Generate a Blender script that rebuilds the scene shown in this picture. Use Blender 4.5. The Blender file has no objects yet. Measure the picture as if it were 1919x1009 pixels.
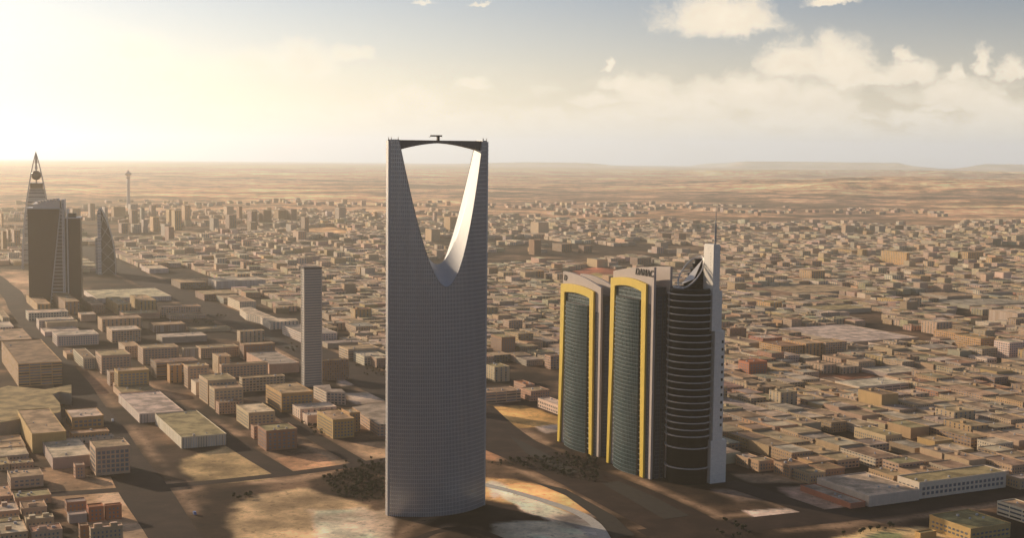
import bpy, math, random
import numpy as np
random.seed(7); RNG = np.random.default_rng(11)
SC = bpy.context.scene
COL = SC.collection

# ------------------------------------------------------------------ camera model
F, CX, CY, H = 2500.0, 959.5, 504.5, 291.0        # focal length in photo pixels, photo centre, eye height
PITCH = math.atan((CY - 284) / F); ROLL = math.radians(.61)
C0 = np.array([0, 0, H])
FW = np.array([0, math.cos(PITCH), -math.sin(PITCH)])
_u = np.array([0, math.sin(PITCH), math.cos(PITCH)]); _r = np.array([1., 0, 0])
RT = math.cos(ROLL) * _r + math.sin(ROLL) * _u
UP = math.cos(ROLL) * _u - math.sin(ROLL) * _r
def proj(p):
    d = np.asarray(p, float) - C0; w = d @ FW
    return CX + F * (d @ RT) / w, CY - F * (d @ UP) / w
def ray(px, py): return FW + RT * (px - CX) / F - UP * (py - CY) / F
def hit(px, py, z=0.):
    d = ray(px, py); return C0 + d * ((z - H) / d[2])
def z_at(g, y):
    d = np.asarray(g) - C0; k = (CY - y) / F
    return (d @ UP - k * (d @ FW)) / (k * FW[2] - UP[2])
def len_to(p, direc, x):
    d = np.asarray(p) - C0; k = (x - CX) / F
    return (k * (d @ FW) - d @ RT) / (direc @ RT - k * (direc @ FW))
REARTH = 6371000.0

# the city's street grid: local x runs towards the viewer, local y away to the right
GA = math.atan2(-.898, .44)
U = np.array([math.cos(GA), math.sin(GA), 0]); V = np.array([-math.sin(GA), math.cos(GA), 0])
SUN_AZ, SUN_EL = math.radians(52), math.radians(16)      # azimuth left of the view direction

# ------------------------------------------------------------------ node helpers
class NT:
    def __init__(s, tree): s.t = tree; s.n = tree.nodes; s.l = tree.links
    def node(s, kind, **kw):
        n = s.n.new(kind)
        for k, v in kw.items(): setattr(n, k, v)
        return n
    def put(s, sock, v):
        if isinstance(v, bpy.types.NodeSocket): s.l.new(v, sock)
        elif v is not None:
            if sock.type == 'RGBA' and len(v) == 3: v = (*v, 1)
            if sock.type == 'VECTOR' and hasattr(v, '__len__'): v = tuple(v)[:3]
            sock.default_value = v
    def m(s, op, a, b=None, c=None, clamp=False):
        n = s.node('ShaderNodeMath', operation=op); n.use_clamp = clamp
        s.put(n.inputs[0], a)
        if b is not None: s.put(n.inputs[1], b)
        if c is not None: s.put(n.inputs[2], c)
        return n.outputs[0]
    def vm(s, op, a, b=None, c=None):
        n = s.node('ShaderNodeVectorMath', operation=op); s.put(n.inputs[0], a)
        if b is not None: s.put(n.inputs[1], b)
        if c is not None: s.put(n.inputs[2], c)
        return n.outputs[1] if op in ('LENGTH', 'DOT_PRODUCT') else n.outputs[0]
    def mix(s, f, a, b, mode='MIX'):
        n = s.node('ShaderNodeMix', data_type='RGBA', blend_type=mode); s.put(n.inputs[0], f)
        s.put(n.inputs[6], a); s.put(n.inputs[7], b); return n.outputs[2]
    def noise(s, vec, scale, detail=3, rough=.55, dim='3D'):
        n = s.node('ShaderNodeTexNoise', noise_dimensions=dim); s.put(n.inputs['Vector'], vec)
        n.inputs['Scale'].default_value = scale; n.inputs['Detail'].default_value = detail; n.inputs['Roughness'].default_value = rough
        return n.outputs[0]
    def ramp(s, f, lo, hi):     # smooth step from lo to hi
        n = s.node('ShaderNodeMapRange', interpolation_type='SMOOTHSTEP'); s.put(n.inputs[0], f)
        n.inputs[1].default_value = lo; n.inputs[2].default_value = hi; return n.outputs[0]
    def sep(s, v):
        n = s.node('ShaderNodeSeparateXYZ'); s.put(n.inputs[0], v); return n.outputs
def new_mat(name):
    m = bpy.data.materials.new(name); m.use_nodes = True
    t = NT(m.node_tree); b = t.n['Principled BSDF']
    return m, t, b
def pos(t): return t.node('ShaderNodeNewGeometry').outputs['Position']
def col(t): return t.node('ShaderNodeVertexColor', layer_name='Col').outputs[0]
def uvxy(t): return t.sep(t.node('ShaderNodeUVMap', uv_map='UV').outputs[0])

def mat_plain(name, rgb, rough=.7, metal=0., var=.25, scale=.12, use_col=False, spec=.3, streak=True):
    m, t, b = new_mat(name)
    p = pos(t)
    base = col(t) if use_col else (*rgb, 1)
    n1 = t.noise(p, scale, 4)
    f = t.m('MULTIPLY_ADD', n1, var * 2, 1 - var)
    if streak:
        n2 = t.noise(t.vm('MULTIPLY', p, (1, 1, .08)), .9, 2)
        f = t.m('MULTIPLY', f, t.m('MULTIPLY_ADD', n2, var * 1.2, 1 - var * .6))
    n = t.node('ShaderNodeVectorMath', operation='SCALE'); t.put(n.inputs[0], base); t.put(n.inputs['Scale'], f)
    t.put(b.inputs['Base Color'], n.outputs[0])
    b.inputs['Roughness'].default_value = rough; b.inputs['Metallic'].default_value = metal
    b.inputs['Specular IOR Level'].default_value = spec
    return m
def mat_windows(name, bay, storey, u0, u1, v0, v1, glass=(.035, .04, .05), glass_rough=.42, var=.22, glass_metal=.85):
    """painted wall with a grid of panes, from the wall's own metres in UV"""
    m, t, b = new_mat(name)
    u, v, _ = uvxy(t); p = pos(t)
    fu = t.m('FRACT', t.m('DIVIDE', u, bay)); fv = t.m('FRACT', t.m('DIVIDE', v, storey))
    a = t.m('MULTIPLY', t.m('GREATER_THAN', fu, u0), t.m('LESS_THAN', fu, u1))
    c = t.m('MULTIPLY', t.m('GREATER_THAN', fv, v0), t.m('LESS_THAN', fv, v1))
    w = t.m('MULTIPLY', a, c)
    cell = t.node('ShaderNodeCombineXYZ'); t.put(cell.inputs[0], t.m('FLOOR', t.m('DIVIDE', u, bay))); t.put(cell.inputs[1], t.m('FLOOR', t.m('DIVIDE', v, storey)))
    wn = t.node('ShaderNodeTexWhiteNoise', noise_dimensions='2D'); t.put(wn.inputs['Vector'], cell.outputs[0])
    gm = tuple(min(.5, c * 5.5) for c in glass)
    g = t.mix(t.ramp(wn.outputs[0], .25, .9), (*gm, 1), (*glass, 1))
    f = t.m('MULTIPLY_ADD', t.noise(p, .1, 4), var * 2, 1 - var)
    n2 = t.noise(t.vm('MULTIPLY', p, (1, 1, .1)), .7, 2)
    f = t.m('MULTIPLY', f, t.m('MULTIPLY_ADD', n2, .3, .85))
    sc = t.node('ShaderNodeVectorMath', operation='SCALE'); t.put(sc.inputs[0], col(t)); t.put(sc.inputs['Scale'], f)
    t.put(b.inputs['Base Color'], t.mix(w, sc.outputs[0], g))
    t.put(b.inputs['Roughness'], t.m('MULTIPLY_ADD', w, glass_rough - .8, .8)); t.put(b.inputs['Metallic'], t.m('MULTIPLY', w, glass_metal))
    b.inputs['Specular IOR Level'].default_value = .35
    return m
def mat_roof(name):
    m, t, b = new_mat(name); p = pos(t)
    n1 = t.noise(p, .06, 5, .6); n2 = t.noise(p, .35, 3)
    f = t.m('MULTIPLY_ADD', t.ramp(n1, .36, .64), .70, .58)
    f = t.m('MULTIPLY', f, t.m('MULTIPLY_ADD', n2, .4, .8))
    sc = t.node('ShaderNodeVectorMath', operation='SCALE'); t.put(sc.inputs[0], col(t)); t.put(sc.inputs['Scale'], f)
    t.put(b.inputs['Base Color'], sc.outputs[0]); b.inputs['Roughness'].default_value = .9
    b.inputs['Specular IOR Level'].default_value = .15
    return m
def mat_glass(name, rgb, rgb2, rough, bay, storey, line, line_rgb, metal=.0, spec=.6):
    """curtain wall: panes of slightly different tint and tilt, thin mullions, in UV metres"""
    m, t, b = new_mat(name); u, v, _ = uvxy(t)
    fu = t.m('FRACT', t.m('DIVIDE', u, bay)); fv = t.m('FRACT', t.m('DIVIDE', v, storey))
    ln = t.m('MAXIMUM', t.m('LESS_THAN', fu, line), t.m('LESS_THAN', fv, line * 1.2))
    cell = t.node('ShaderNodeCombineXYZ'); t.put(cell.inputs[0], t.m('FLOOR', t.m('DIVIDE', u, bay))); t.put(cell.inputs[1], t.m('FLOOR', t.m('DIVIDE', v, storey)))
    wn = t.node('ShaderNodeTexWhiteNoise', noise_dimensions='2D'); t.put(wn.inputs['Vector'], cell.outputs[0])
    big = t.noise(pos(t), .03, 3)
    g = t.mix(t.m('MULTIPLY', t.m('ADD', wn.outputs[0], big), .5), (*rgb, 1), (*rgb2, 1))
    t.put(b.inputs['Base Color'], t.mix(ln, g, (*line_rgb, 1)))
    t.put(b.inputs['Roughness'], t.m('MULTIPLY_ADD', ln, .5 - rough, rough))
    b.inputs['Metallic'].default_value = metal; b.inputs['Specular IOR Level'].default_value = spec
    bump = t.node('ShaderNodeBump'); bump.inputs['Strength'].default_value = .25; bump.inputs['Distance'].default_value = .3
    t.put(bump.inputs['Height'], t.m('ADD', wn.outputs[0], t.m('MULTIPLY', ln, 2.0))); t.put(b.inputs['Normal'], bump.outputs[0])
    return m

M = {}
M['roof'] = mat_roof('roof_felt')
M['plain_wall'] = mat_plain('painted_wall', (1, 1, 1), .85, use_col=True, var=.18)
M['win_small'] = mat_windows('wall_small_panes', 3.1, 3.2, .32, .70, .36, .80)
M['win_wide'] = mat_windows('wall_wide_panes', 4.2, 3.3, .18, .82, .34, .78)
M['win_band'] = mat_windows('wall_band_panes', 13.0, 3.4, .04, .96, .42, .80)
M['win_stripe'] = mat_windows('wall_bay_stripes', 6.5, 3.2, .30, .58, .14, .86)
M['win_grid'] = mat_windows('wall_grid_panes', 4.4, 4.2, .22, .80, .25, .78, glass=(.02, .02, .02), glass_metal=.3)
M['win_rib'] = mat_windows('wall_ribbed_sheet', 1.6, 40, .0, .34, .0, .9, glass=(.22, .19, .16), glass_rough=.7, glass_metal=0.)
M['pane'] = mat_plain('window_glass', (.20, .215, .24), .42, .8, var=.45, scale=.5, spec=.5)
M['frame_metal'] = mat_plain('grey_metal', (.30, .29, .29), .45, .5, .15)
M['white_metal'] = mat_plain('white_metal', (.62, .58, .54), .45, 0, .1)
M['dark_metal'] = mat_plain('dark_metal', (.05, .045, .045), .5, .3, .2)
M['concrete'] = mat_plain('pale_concrete', (.46, .42, .39), .7, 0, .18, .2)
M['concrete_dark'] = mat_plain('dark_concrete', (.085, .075, .07), .75, 0, .2)
M['yellow'] = mat_plain('yellow_panel', (.72, .50, .07), .5, 0, .08)
M['beige'] = mat_plain('beige_panel', (.50, .41, .35), .7, 0, .12)
M['letter'] = mat_plain('black_letter', (.02, .017, .015), .5, 0, .1)
M['lining'] = mat_plain('silver_cladding', (.54, .52, .50), .5, .08, .09, .3, spec=.3)
M['bark'] = mat_plain('bark', (.09, .06, .04), .9)
M['leaf'] = mat_plain('dusty_foliage', (.045, .048, .022), .8, 0, .5, .6, spec=.1, streak=False)

# ------------------------------------------------------------------ mesh helpers
class MB:
    def __init__(s): s.v = []; s.f = []; s.c = []; s.uv = []; s.mi = []
    def poly(s, pts, c=(1, 1, 1), uv=None, mi=0):
        b = len(s.v); s.v += [tuple(map(float, p)) for p in pts]; s.f.append(tuple(range(b, b + len(pts))))
        s.c.append(c); s.uv.append(uv or [(p[0], p[1]) for p in pts]); s.mi.append(mi)
    def wall(s, x0, y0, x1, y1, z0, z1, c=(1, 1, 1), mi=0, u0=0.):
        L = math.hypot(x1 - x0, y1 - y0)
        s.poly([(x0, y0, z0), (x1, y1, z0), (x1, y1, z1), (x0, y0, z1)], c, [(u0, z0), (u0 + L, z0), (u0 + L, z1), (u0, z1)], mi)
    def box(s, x0, x1, y0, y1, z0, z1, c=(1, 1, 1), mi=0, top=True, bottom=False, top_mi=None, top_c=None):
        s.wall(x0, y0, x1, y0, z0, z1, c, mi); s.wall(x1, y0, x1, y1, z0, z1, c, mi)
        s.wall(x1, y1, x0, y1, z0, z1, c, mi); s.wall(x0, y1, x0, y0, z0, z1, c, mi)
        if top: s.poly([(x0, y0, z1), (x1, y0, z1), (x1, y1, z1), (x0, y1, z1)], top_c or c, None, mi if top_mi is None else top_mi)
        if bottom: s.poly([(x0, y1, z0), (x1, y1, z0), (x1, y0, z0), (x0, y0, z0)], c, None, mi)
    def prism(s, pts, z0, z1, c=(1, 1, 1), mi=0, top=True, top_mi=None, top_c=None):
        u = 0
        for (a, b) in zip(pts, pts[1:] + pts[:1]):
            s.wall(a[0], a[1], b[0], b[1], z0, z1, c, mi, u); u += math.dist(a, b)
        if top: s.poly([(p[0], p[1], z1) for p in pts], top_c or c, None, mi if top_mi is None else top_mi)
    def plate_xz(s, pts, y0, y1, c=(1, 1, 1), mi=0):      # outline in x,z (counter-clockwise seen from -y) between two depths
        s.poly([(x, y0, z) for x, z in pts], c, [(x, z) for x, z in pts], mi)
        s.poly([(x, y1, z) for x, z in pts[::-1]], c, [(x, z) for x, z in pts[::-1]], mi)
        for (a, b) in zip(pts, pts[1:] + pts[:1]):
            s.poly([(a[0], y0, a[1]), (a[0], y1, a[1]), (b[0], y1, b[1]), (b[0], y0, b[1])], c, None, mi)
    def bar(s, a, b, r, n=6, r2=None, c=(1, 1, 1), mi=0, cap=True):
        a, b = np.array(a, float), np.array(b, float); d = b - a; L = np.linalg.norm(d); d /= L
        k = np.array([0, 0, 1.]) if abs(d[2]) < .9 else np.array([1., 0, 0])
        e = np.cross(d, k); e /= np.linalg.norm(e); g = np.cross(d, e); r2 = r if r2 is None else r2
        A = [a + r * (math.cos(2 * math.pi * i / n) * e - math.sin(2 * math.pi * i / n) * g) for i in range(n)]
        B = [b + r2 * (math.cos(2 * math.pi * i / n) * e - math.sin(2 * math.pi * i / n) * g) for i in range(n)]
        for i in range(n):
            j = (i + 1) % n; s.poly([A[i], A[j], B[j], B[i]], c, [(i, 0), (i + 1, 0), (i + 1, L), (i, L)], mi)
        if cap: s.poly(A[::-1], c, None, mi); s.poly(B, c, None, mi)
    def lathe(s, prof, n=48, cx=0, cy=0, c=(1, 1, 1), mi=0, cap=True):
        for (r0, z0), (r1, z1) in zip(prof, prof[1:]):
            for i in range(n):
                a, b = 2 * math.pi * i / n, 2 * math.pi * (i + 1) / n
                P = lambda r, t, z: (cx + r * math.cos(t), cy + r * math.sin(t), z)
                rr = max(r0, r1)
                s.poly([P(r0, a, z0), P(r0, b, z0), P(r1, b, z1), P(r1, a, z1)], c, [(a * rr, z0), (b * rr, z0), (b * rr, z1), (a * rr, z1)], mi)
        if cap:
            r, z = prof[-1]; s.poly([(cx + r * math.cos(2 * math.pi * i / n), cy + r * math.sin(2 * math.pi * i / n), z) for i in range(n)], c, None, mi)
    def mesh(s, name, mats):
        me = bpy.data.meshes.new(name); me.from_pydata(s.v, [], s.f)
        lens = [len(f) for f in s.f]
        ca = np.ones((sum(lens), 4), np.float32); ca[:, :3] = np.repeat(np.array(s.c, np.float32).reshape(-1, 3), lens, axis=0)
        me.color_attributes.new('Col', 'FLOAT_COLOR', 'CORNER').data.foreach_set('color', ca.ravel())
        me.uv_layers.new(name='UV').data.foreach_set('uv', np.array([q for u in s.uv for q in u], np.float32).ravel())
        for m in mats: me.materials.append(m)
        me.polygons.foreach_set('material_index', np.array(s.mi, np.int32))
        me.update(); return me
    def build(s, name, mats, parent=None, smooth=False):
        me = s.mesh(name, mats if isinstance(mats, (list, tuple)) else [mats])
        if smooth:
            me.polygons.foreach_set('use_smooth', [True] * len(me.polygons))
        return link(name, me, parent)
def link(name, data, parent=None):
    o = bpy.data.objects.new(name, data); COL.objects.link(o); o.parent = parent; return o
def tag(o, label=None, cat=None, group=None, kind=None):
    for k, v in (('label', label), ('category', cat), ('group', group), ('kind', kind)):
        if v: o[k] = v
    return o
def thing(name, label, cat, loc=(0, 0, 0), rz=0., group=None):
    o = link(name, None); o.location = tuple(map(float, loc)); o.rotation_euler = (0, 0, rz)
    return tag(o, label, cat, group)
def weld(o, angle=None):
    import bmesh
    bm = bmesh.new(); bm.from_mesh(o.data); bmesh.ops.remove_doubles(bm, verts=bm.verts, dist=.002); bm.to_mesh(o.data); bm.free()
    if angle: o.data.set_sharp_from_angle(angle=angle)
    return o
def jit(c, a=.06): return tuple(min(.85, max(.01, x * (1 + random.uniform(-a, a)))) for x in c)

FOOT = []          # footprints taken: (centre xy, angle, half x, half y)
def take(org, lx, ly, mx0=6, mx1=6, my=6):      # org: local corner (0,0); margins: far side, near side, across
    c = np.array(org)[:2] + U[:2] * ((lx + mx1 - mx0) / 2) + V[:2] * (ly / 2)
    FOOT.append((c[0], c[1], (lx + mx0 + mx1) / 2, (ly + 2 * my) / 2))
def taken(x, y, hx, hy):
    for (cx, cy, ax, ay) in FOOT:
        dx, dy = x - cx, y - cy
        if abs(dx * U[0] + dy * U[1]) < ax + hx and abs(dx * V[0] + dy * V[1]) < ay + hy: return True
    return False
def inside(px, py, poly):
    r = False; j = len(poly) - 1
    for i in range(len(poly)):
        (xi, yi), (xj, yj) = poly[i], poly[j]
        if (yi > py) != (yj > py) and px < (xj - xi) * (py - yi) / (yj - yi) + xi: r = not r
        j = i
    return r

# ------------------------------------------------------------------ colours
ROOF = dict(sandy=(.44, .34, .23), grey=(.36, .33, .30), terracotta=(.40, .17, .09), pale=(.60, .53, .44), brown=(.29, .20, .14), olive=(.34, .30, .17), white=(.56, .51, .44))
WALL = dict(cream=(.52, .43, .33), pink=(.47, .35, .26), grey=(.38, .36, .34), ochre=(.50, .36, .19), white=(.66, .61, .56), brown=(.31, .22, .16), terracotta=(.44, .20, .13))

for _d in (ROOF, WALL):
    for _k, _c in _d.items(): _d[_k] = (min(.8, _c[0] * 1.12), _c[1] * .94, _c[2] * .75)      # warm cast of the overall light put into roof and wall colours

# ------------------------------------------------------------------ landmark: tall tower with the arched opening
KA, KB, KE, KT = 41.0, 16.5, 3.0, 299.5
KTH = math.radians(25)
KX = np.array([math.cos(KTH), math.sin(KTH), 0]); KY = np.array([-math.sin(KTH), math.cos(KTH), 0])
KC = hit(730, 968) + KX * KA + KY * KE
def kyf(x): return KB * (1 - (x / KA) ** 2) + KE
KW, KP = 35.6, .52
def kz0(y): return 200.5 - 16.5 * min(1, abs(y) / (KB + KE))
def kztop(x, y=None):
    if abs(x) >= KW: return KT
    z0 = kz0(kyf(x) if y is None else y); q = (abs(x) / KW) ** (1 / KP); return z0 + q * (KT - z0)
def arch_tower():
    root = thing('arch_tower', 'tallest grey glass skyscraper with a tapering open arch below a bridge', 'skyscraper', KC, KTH)
    N = 62; xs = [-KA + 2 * KA * i / N for i in range(N + 1)]
    ss = [0.]
    for a, b in zip(xs, xs[1:]): ss.append(ss[-1] + math.hypot(b - a, kyf(b) - kyf(a)))
    FL = 3.35
    for side, nm in ((-1, 'curved_facade'), (1, 'curved_facade')):
        g = MB()
        for i in range(N):
            a, b = xs[i], xs[i + 1]; za, zb = kztop(a), kztop(b)
            ya, yb = side * (kyf(a) - .35), side * (kyf(b) - .35)
            k = 1
            pts = [(a, ya, 0), (b, yb, 0), (b, yb, zb), (a, ya, za)]; uv = [(ss[i], 0), (ss[i + 1], 0), (ss[i + 1], zb), (ss[i], za)]
            if side > 0: pts, uv = pts[::-1], uv[::-1]
            g.poly(pts, uv=uv)
        face = g.build(nm, M['k_glass'], root, smooth=True); weld(face)
        fr = MB()
        o, inn = kyf, lambda x: kyf(x) - .35
        z = FL
        while z < KT:
            h = .5
            for i in range(N):
                a, b = xs[i], xs[i + 1]; za, zb = kztop(a), kztop(b)
                if max(za, zb) < z + .5: continue
                if za < z + .5: a = a + (b - a) * (z + .5 - za) / (zb - za)
                elif zb < z + .5: b = b + (a - b) * (z + .5 - zb) / (za - zb)
                Y0, Y1, I0, I1 = side * o(a), side * o(b), side * inn(a), side * inn(b)
                q = [[(a, Y0, z), (b, Y1, z), (b, Y1, z + h), (a, Y0, z + h)], [(a, I0, z + h), (a, Y0, z + h), (b, Y1, z + h), (b, I1, z + h)], [(a, I0, z), (b, I1, z), (b, Y1, z), (a, Y0, z)]]
                for p in q: fr.poly(p if side < 0 else p[::-1])
            z += FL
        for i in range(0, N + 1):
            x = xs[i]; zt = kztop(x); w = .16
            for (p, qx) in ((x - w, x + w),):
                Y = side * (kyf(x) + .04); I = side * (kyf(x) - .35)
                for pp in ([(p, Y, 0), (qx, Y, 0), (qx, Y, zt), (p, Y, zt)], [(p, I, 0), (p, Y, 0), (p, Y, zt), (p, I, zt)], [(qx, Y, 0), (qx, I, 0), (qx, I, zt), (qx, Y, zt)]):
                    fr.poly(pp if side < 0 else pp[::-1])
        fr.build('mullion_grid', M['k_frame'], face)
    for sgn in (-1, 1):                      # narrow recessed end walls, then the pylon roofs
        e = MB(); x0, x1 = sgn * (KA - .5), sgn * (KA + 1.6)
        e.box(min(x0, x1), max(x0, x1), -KE + .5, KE - .5, 0, KT - 1)
        for k in range(1, 89): e.box(min(x0, x1) - .12, max(x0, x1) + .12, -KE + .38, KE - .38, k * FL, k * FL + .5, bottom=True)
        e.build('end_wall', M['k_frame'], root)
        r = MB(); xr = [sgn * (KW - .2 + (KA - KW + .2) * i / 6) for i in range(7)]
        for a, b in zip(xr, xr[1:]):
            p = [(a, -kyf(a) + .2, KT - .6), (b, -kyf(b) + .2, KT - .6), (b, kyf(b) - .2, KT - .6), (a, kyf(a) - .2, KT - .6)]
            r.poly(p if sgn > 0 else p[::-1])
        r.build('pylon_roof', M['concrete'], root)
        for xp, yp in ((sgn * (KA - .5), -KE - .2), (sgn * (KA - .5), KE), (sgn * (KA - 5), -kyf(KA - 5) + .3)):
            p = MB(); p.bar((xp, yp, KT - .6), (xp, yp, KT + 1.8), .3, 6); p.build('roof_post', M['k_frame'], root)
    ln = MB(); NS, NQ = 28, 44                                   # lining of the opening: saddle, highest in the middle of the wall
    def lp(s, i):
        t = -1 + 2 * i / NQ; q = abs(t) ** 1.9; x = math.copysign(KW * q ** KP, t); y = s * kyf(x); z0 = kz0(y); return (x, y, z0 + q * (KT - z0))
    for j in range(NS):
        s0, s1 = -1 + 2 * j / NS, -1 + 2 * (j + 1) / NS
        for i in range(NQ):
            ln.poly([lp(s0, i), lp(s0, i + 1), lp(s1, i + 1), lp(s1, i)], uv=[(i * 2, s0 * 18), (i * 2 + 2, s0 * 18), (i * 2 + 2, s1 * 18), (i * 2, s1 * 18)])
    weld(ln.build('opening_lining', M['lining'], root, smooth=True), math.radians(28))
    for s in (-1, 1):                                           # bright metal edge where lining meets facade
        rim = MB()
        for i in range(NQ): rim.bar(lp(s, i), lp(s, i + 1), .28, 5, cap=False)
        rim.build('opening_rim', M['frame_metal'], root)
    br = MB(); n = 24                                           # sky bridge: flat top, arched underside
    def zb(x): return KT - 2.6 - 5.8 * (abs(x) / KW) ** 1.7
    hy = 5.2
    for i in range(n):
        a, b = -KW - .3 + (2 * KW + .6) * i / n, -KW - .3 + (2 * KW + .6) * (i + 1) / n
        za, zc = zb(a), zb(b)
        br.poly([(a, -hy, za), (b, -hy, zc), (b, -hy, KT - .4), (a, -hy, KT - .4)]); br.poly([(b, hy, zc), (a, hy, za), (a, hy, KT - .4), (b, hy, KT - .4)])
        br.poly([(a, -hy, KT - .4), (b, -hy, KT - .4), (b, hy, KT - .4), (a, hy, KT - .4)])
    bo = br.build('sky_bridge', M['bridge_dark'], root)
    so = MB()
    for i in range(n):
        a, b = -KW - .3 + (2 * KW + .6) * i / n, -KW - .3 + (2 * KW + .6) * (i + 1) / n
        so.poly([(a, hy, zb(a)), (b, hy, zb(b)), (b, -hy, zb(b)), (a, -hy, zb(a))])
        if i % 2 == 0 and 0 < i: so.box(a - .15, a + .15, -hy - .25, -hy + .02, zb(a), zb(a) + 2.2, bottom=True)
    so.build('soffit', M['bridge_soffit'], bo)
    cr = MB(); cr.box(-1, 1, -1, 1, KT - .4, KT + 2.6); cr.box(-6.5, 3.2, -.8, .8, KT + 2.6, KT + 3.8, bottom=True); cr.bar((-6.4, 0, KT + 3.2), (-7.2, 0, KT + 2), .25)
    cr.build('roof_crane', M['dark_metal'], root)
    FOOT.append((KC[0], KC[1], 60, 60))
M['k_glass'] = mat_glass('arch_tower_glass', (.40, .42, .46), (.54, .55, .57), .20, 1.35, 1.675, .10, (.15, .14, .135), .55)
M['k_frame'] = mat_plain('arch_tower_frame', (.47, .45, .44), .38, .4, .1, .05)
M['bridge_dark'] = mat_plain('bridge_steel', (.13, .115, .11), .6, .1, .2, .3)
M['bridge_soffit'] = mat_plain('bridge_soffit', (.20, .18, .17), .6, .1, .15, .3)
arch_tower()

# ------------------------------------------------------------------ landmark: twin slab towers with yellow portal frames
M['teal_glass'] = mat_glass('teal_curtain_wall', (.012, .032, .037), (.045, .078, .08), .13, 2.2, 3.5, .09, (.07, .11, .115), .0, .8)
M['dark_glass'] = mat_glass('black_curtain_wall', (.003, .003, .003), (.008, .007, .0065), .35, 1.3, 7.0, .10, (.010, .009, .009), .0, .08)
M['recess'] = mat_glass('blue_recess_glass', (.03, .045, .06), (.07, .09, .12), .2, 2.0, 3.5, .08, (.10, .11, .13), .0, .7)
def arc(x0, z0, x1, z1, zm, n=14):       # parabola through both ends and a mid height
    out = []
    for i in range(n + 1):
        t = i / n; out.append((x0 + (x1 - x0) * t, z0 * (1 - t) * (1 - 2 * t) + zm * 4 * t * (1 - t) + z1 * t * (2 * t - 1)))
    return out
def twin(org, L, zl, zr, zm, rl, rr, rm, yl, yr, ym, il, ir, im, lw, bay, text, tx, tz, ts, label, wid, flare):
    root = thing('portal_tower', label, 'skyscraper', org, GA)
    top = arc(L, zr, 0, zl, zm)
    b = MB(); b.plate_xz([(0, 0), (L, 0)] + top, 0, 2.2); b.build('front_slab', M['beige'], root)
    D = 18.5
    b = MB(); b.plate_xz([(6, 0), (L + 1, 0)] + arc(L + 1, rr, 6, rl, rm), D - 2.4, D); b.build('rear_slab', M['beige'], root)
    zc = min(zl, zr) - 9
    b = MB(); b.box(3, L - 1.5, 2.2, D - 2.4, 0, zc - 6); b.build('core', M['concrete_dark'], root)
    b = MB(); b.box(4, L - 3, 4, D - 4, zc - 6, zc); b.build('roof_plant', M['concrete_dark'], root)
    b = MB(); b.box(L - 1.6, L - .9, 5.0, 9.5, 0, zc - 8); b.box(L - 1.6, L - 1.1, 11.5, 14, 0, zc - 8); b.build('side_glazing', M['recess'], root)
    # glazed recess inside the portal
    b = MB(); b.plate_xz([(lw[0] - 1, 0), (wid - lw[1] + 1, 0)] + arc(wid - lw[1] + 1, ir - .5, lw[0] - 1, il - .5, im - .5), -.45, -.02); b.build('glazed_recess', M['teal_glass'], root)
    b = MB(); b.box(wid + 1.2, L - 4.5, -.5, -.02, 0, min(zl, zr) - 24); b.build('side_glazing', M['recess'], root)
    # portal frame, legs flaring outwards at the foot
    out = [(-flare, 0), (-flare + lw[0] * .55, 0), (lw[0] * .8, il * .62), (lw[0], il)] + arc(lw[0], il, wid - lw[1], ir, im)[1:-1] + [(wid - lw[1], ir), (wid - lw[1] * .86, ir * .5), (wid + flare * .3 - lw[1] * .72, 0), (wid + flare * .3, 0), (wid, yr * .6)] + arc(wid, yr, 0, yl, ym) + [(-flare * .35, yl * .45)]
    b = MB(); b.plate_xz(out, -2.6, -.5); fr = b.build('portal_frame', M['yellow'], root)
    # protruding glass bay, bowed outwards
    x0, x1, zt = bay; b = MB(); n = 10
    py = lambda t: -3.4 - 3.2 * math.sin(math.pi * t)
    u = 0
    for i in range(n):
        ta, tb = i / n, (i + 1) / n; xa, xb = x0 + (x1 - x0) * ta, x0 + (x1 - x0) * tb
        b.wall(xa, py(ta), xb, py(tb), 0, zt, u0=u); u += math.hypot(xb - xa, py(tb) - py(ta))
    b.wall(x1, py(1), x1, -.45, 0, zt, mi=1); b.wall(x0, -.45, x0, py(0), 0, zt, mi=1)
    b.poly([(x0 + (x1 - x0) * i / n, py(i / n), zt) for i in range(n + 1)] + [(x1, -.45, zt), (x0, -.45, zt)], mi=2)
    bo = b.build('glass_bay', [M['teal_glass'], M['recess'], M['concrete_dark']], root)
    lip = MB()
    k = 1
    while k * 3.5 < zt:
        for i in range(n):
            ta, tb = i / n, (i + 1) / n; xa, xb = x0 + (x1 - x0) * ta, x0 + (x1 - x0) * tb; z = k * 3.5
            ya, yb = py(ta) - .18, py(tb) - .18
            lip.poly([(xa, ya, z), (xb, yb, z), (xb, yb, z + .22), (xa, ya, z + .22)]); lip.poly([(xa, ya, z + .22), (xb, yb, z + .22), (xb, yb + .2, z + .22), (xa, ya + .2, z + .22)])
        k += 1
    lip.build('transom_grid', M['transom'], bo)
    bm_ = MB(); bm_.box(0, 4.3, 0, 1.6, 0, .45, bottom=True); me = bm_.mesh('balcony', [M['white_metal']])
    z = 4.9; k = 0
    while z < zt - 3:
        for xs in (x0 - 4.6, x1 + .3):
            o = link('balcony', me, root); o.location = (xs, -2.1, z)
        z += 4.95; k += 1
    cu = bpy.data.curves.new('lettering', 'FONT'); cu.body = text; cu.size = ts; cu.shear = .22 if len(text) > 1 else .08; cu.extrude = .3; cu.offset = ts * .010; cu.space_character = 1.02
    tmp = bpy.data.objects.new('lettering', cu); COL.objects.link(tmp); bpy.context.view_layer.update()
    me = bpy.data.meshes.new_from_object(tmp.evaluated_get(bpy.context.evaluated_depsgraph_get())); bpy.data.objects.remove(tmp)
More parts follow.
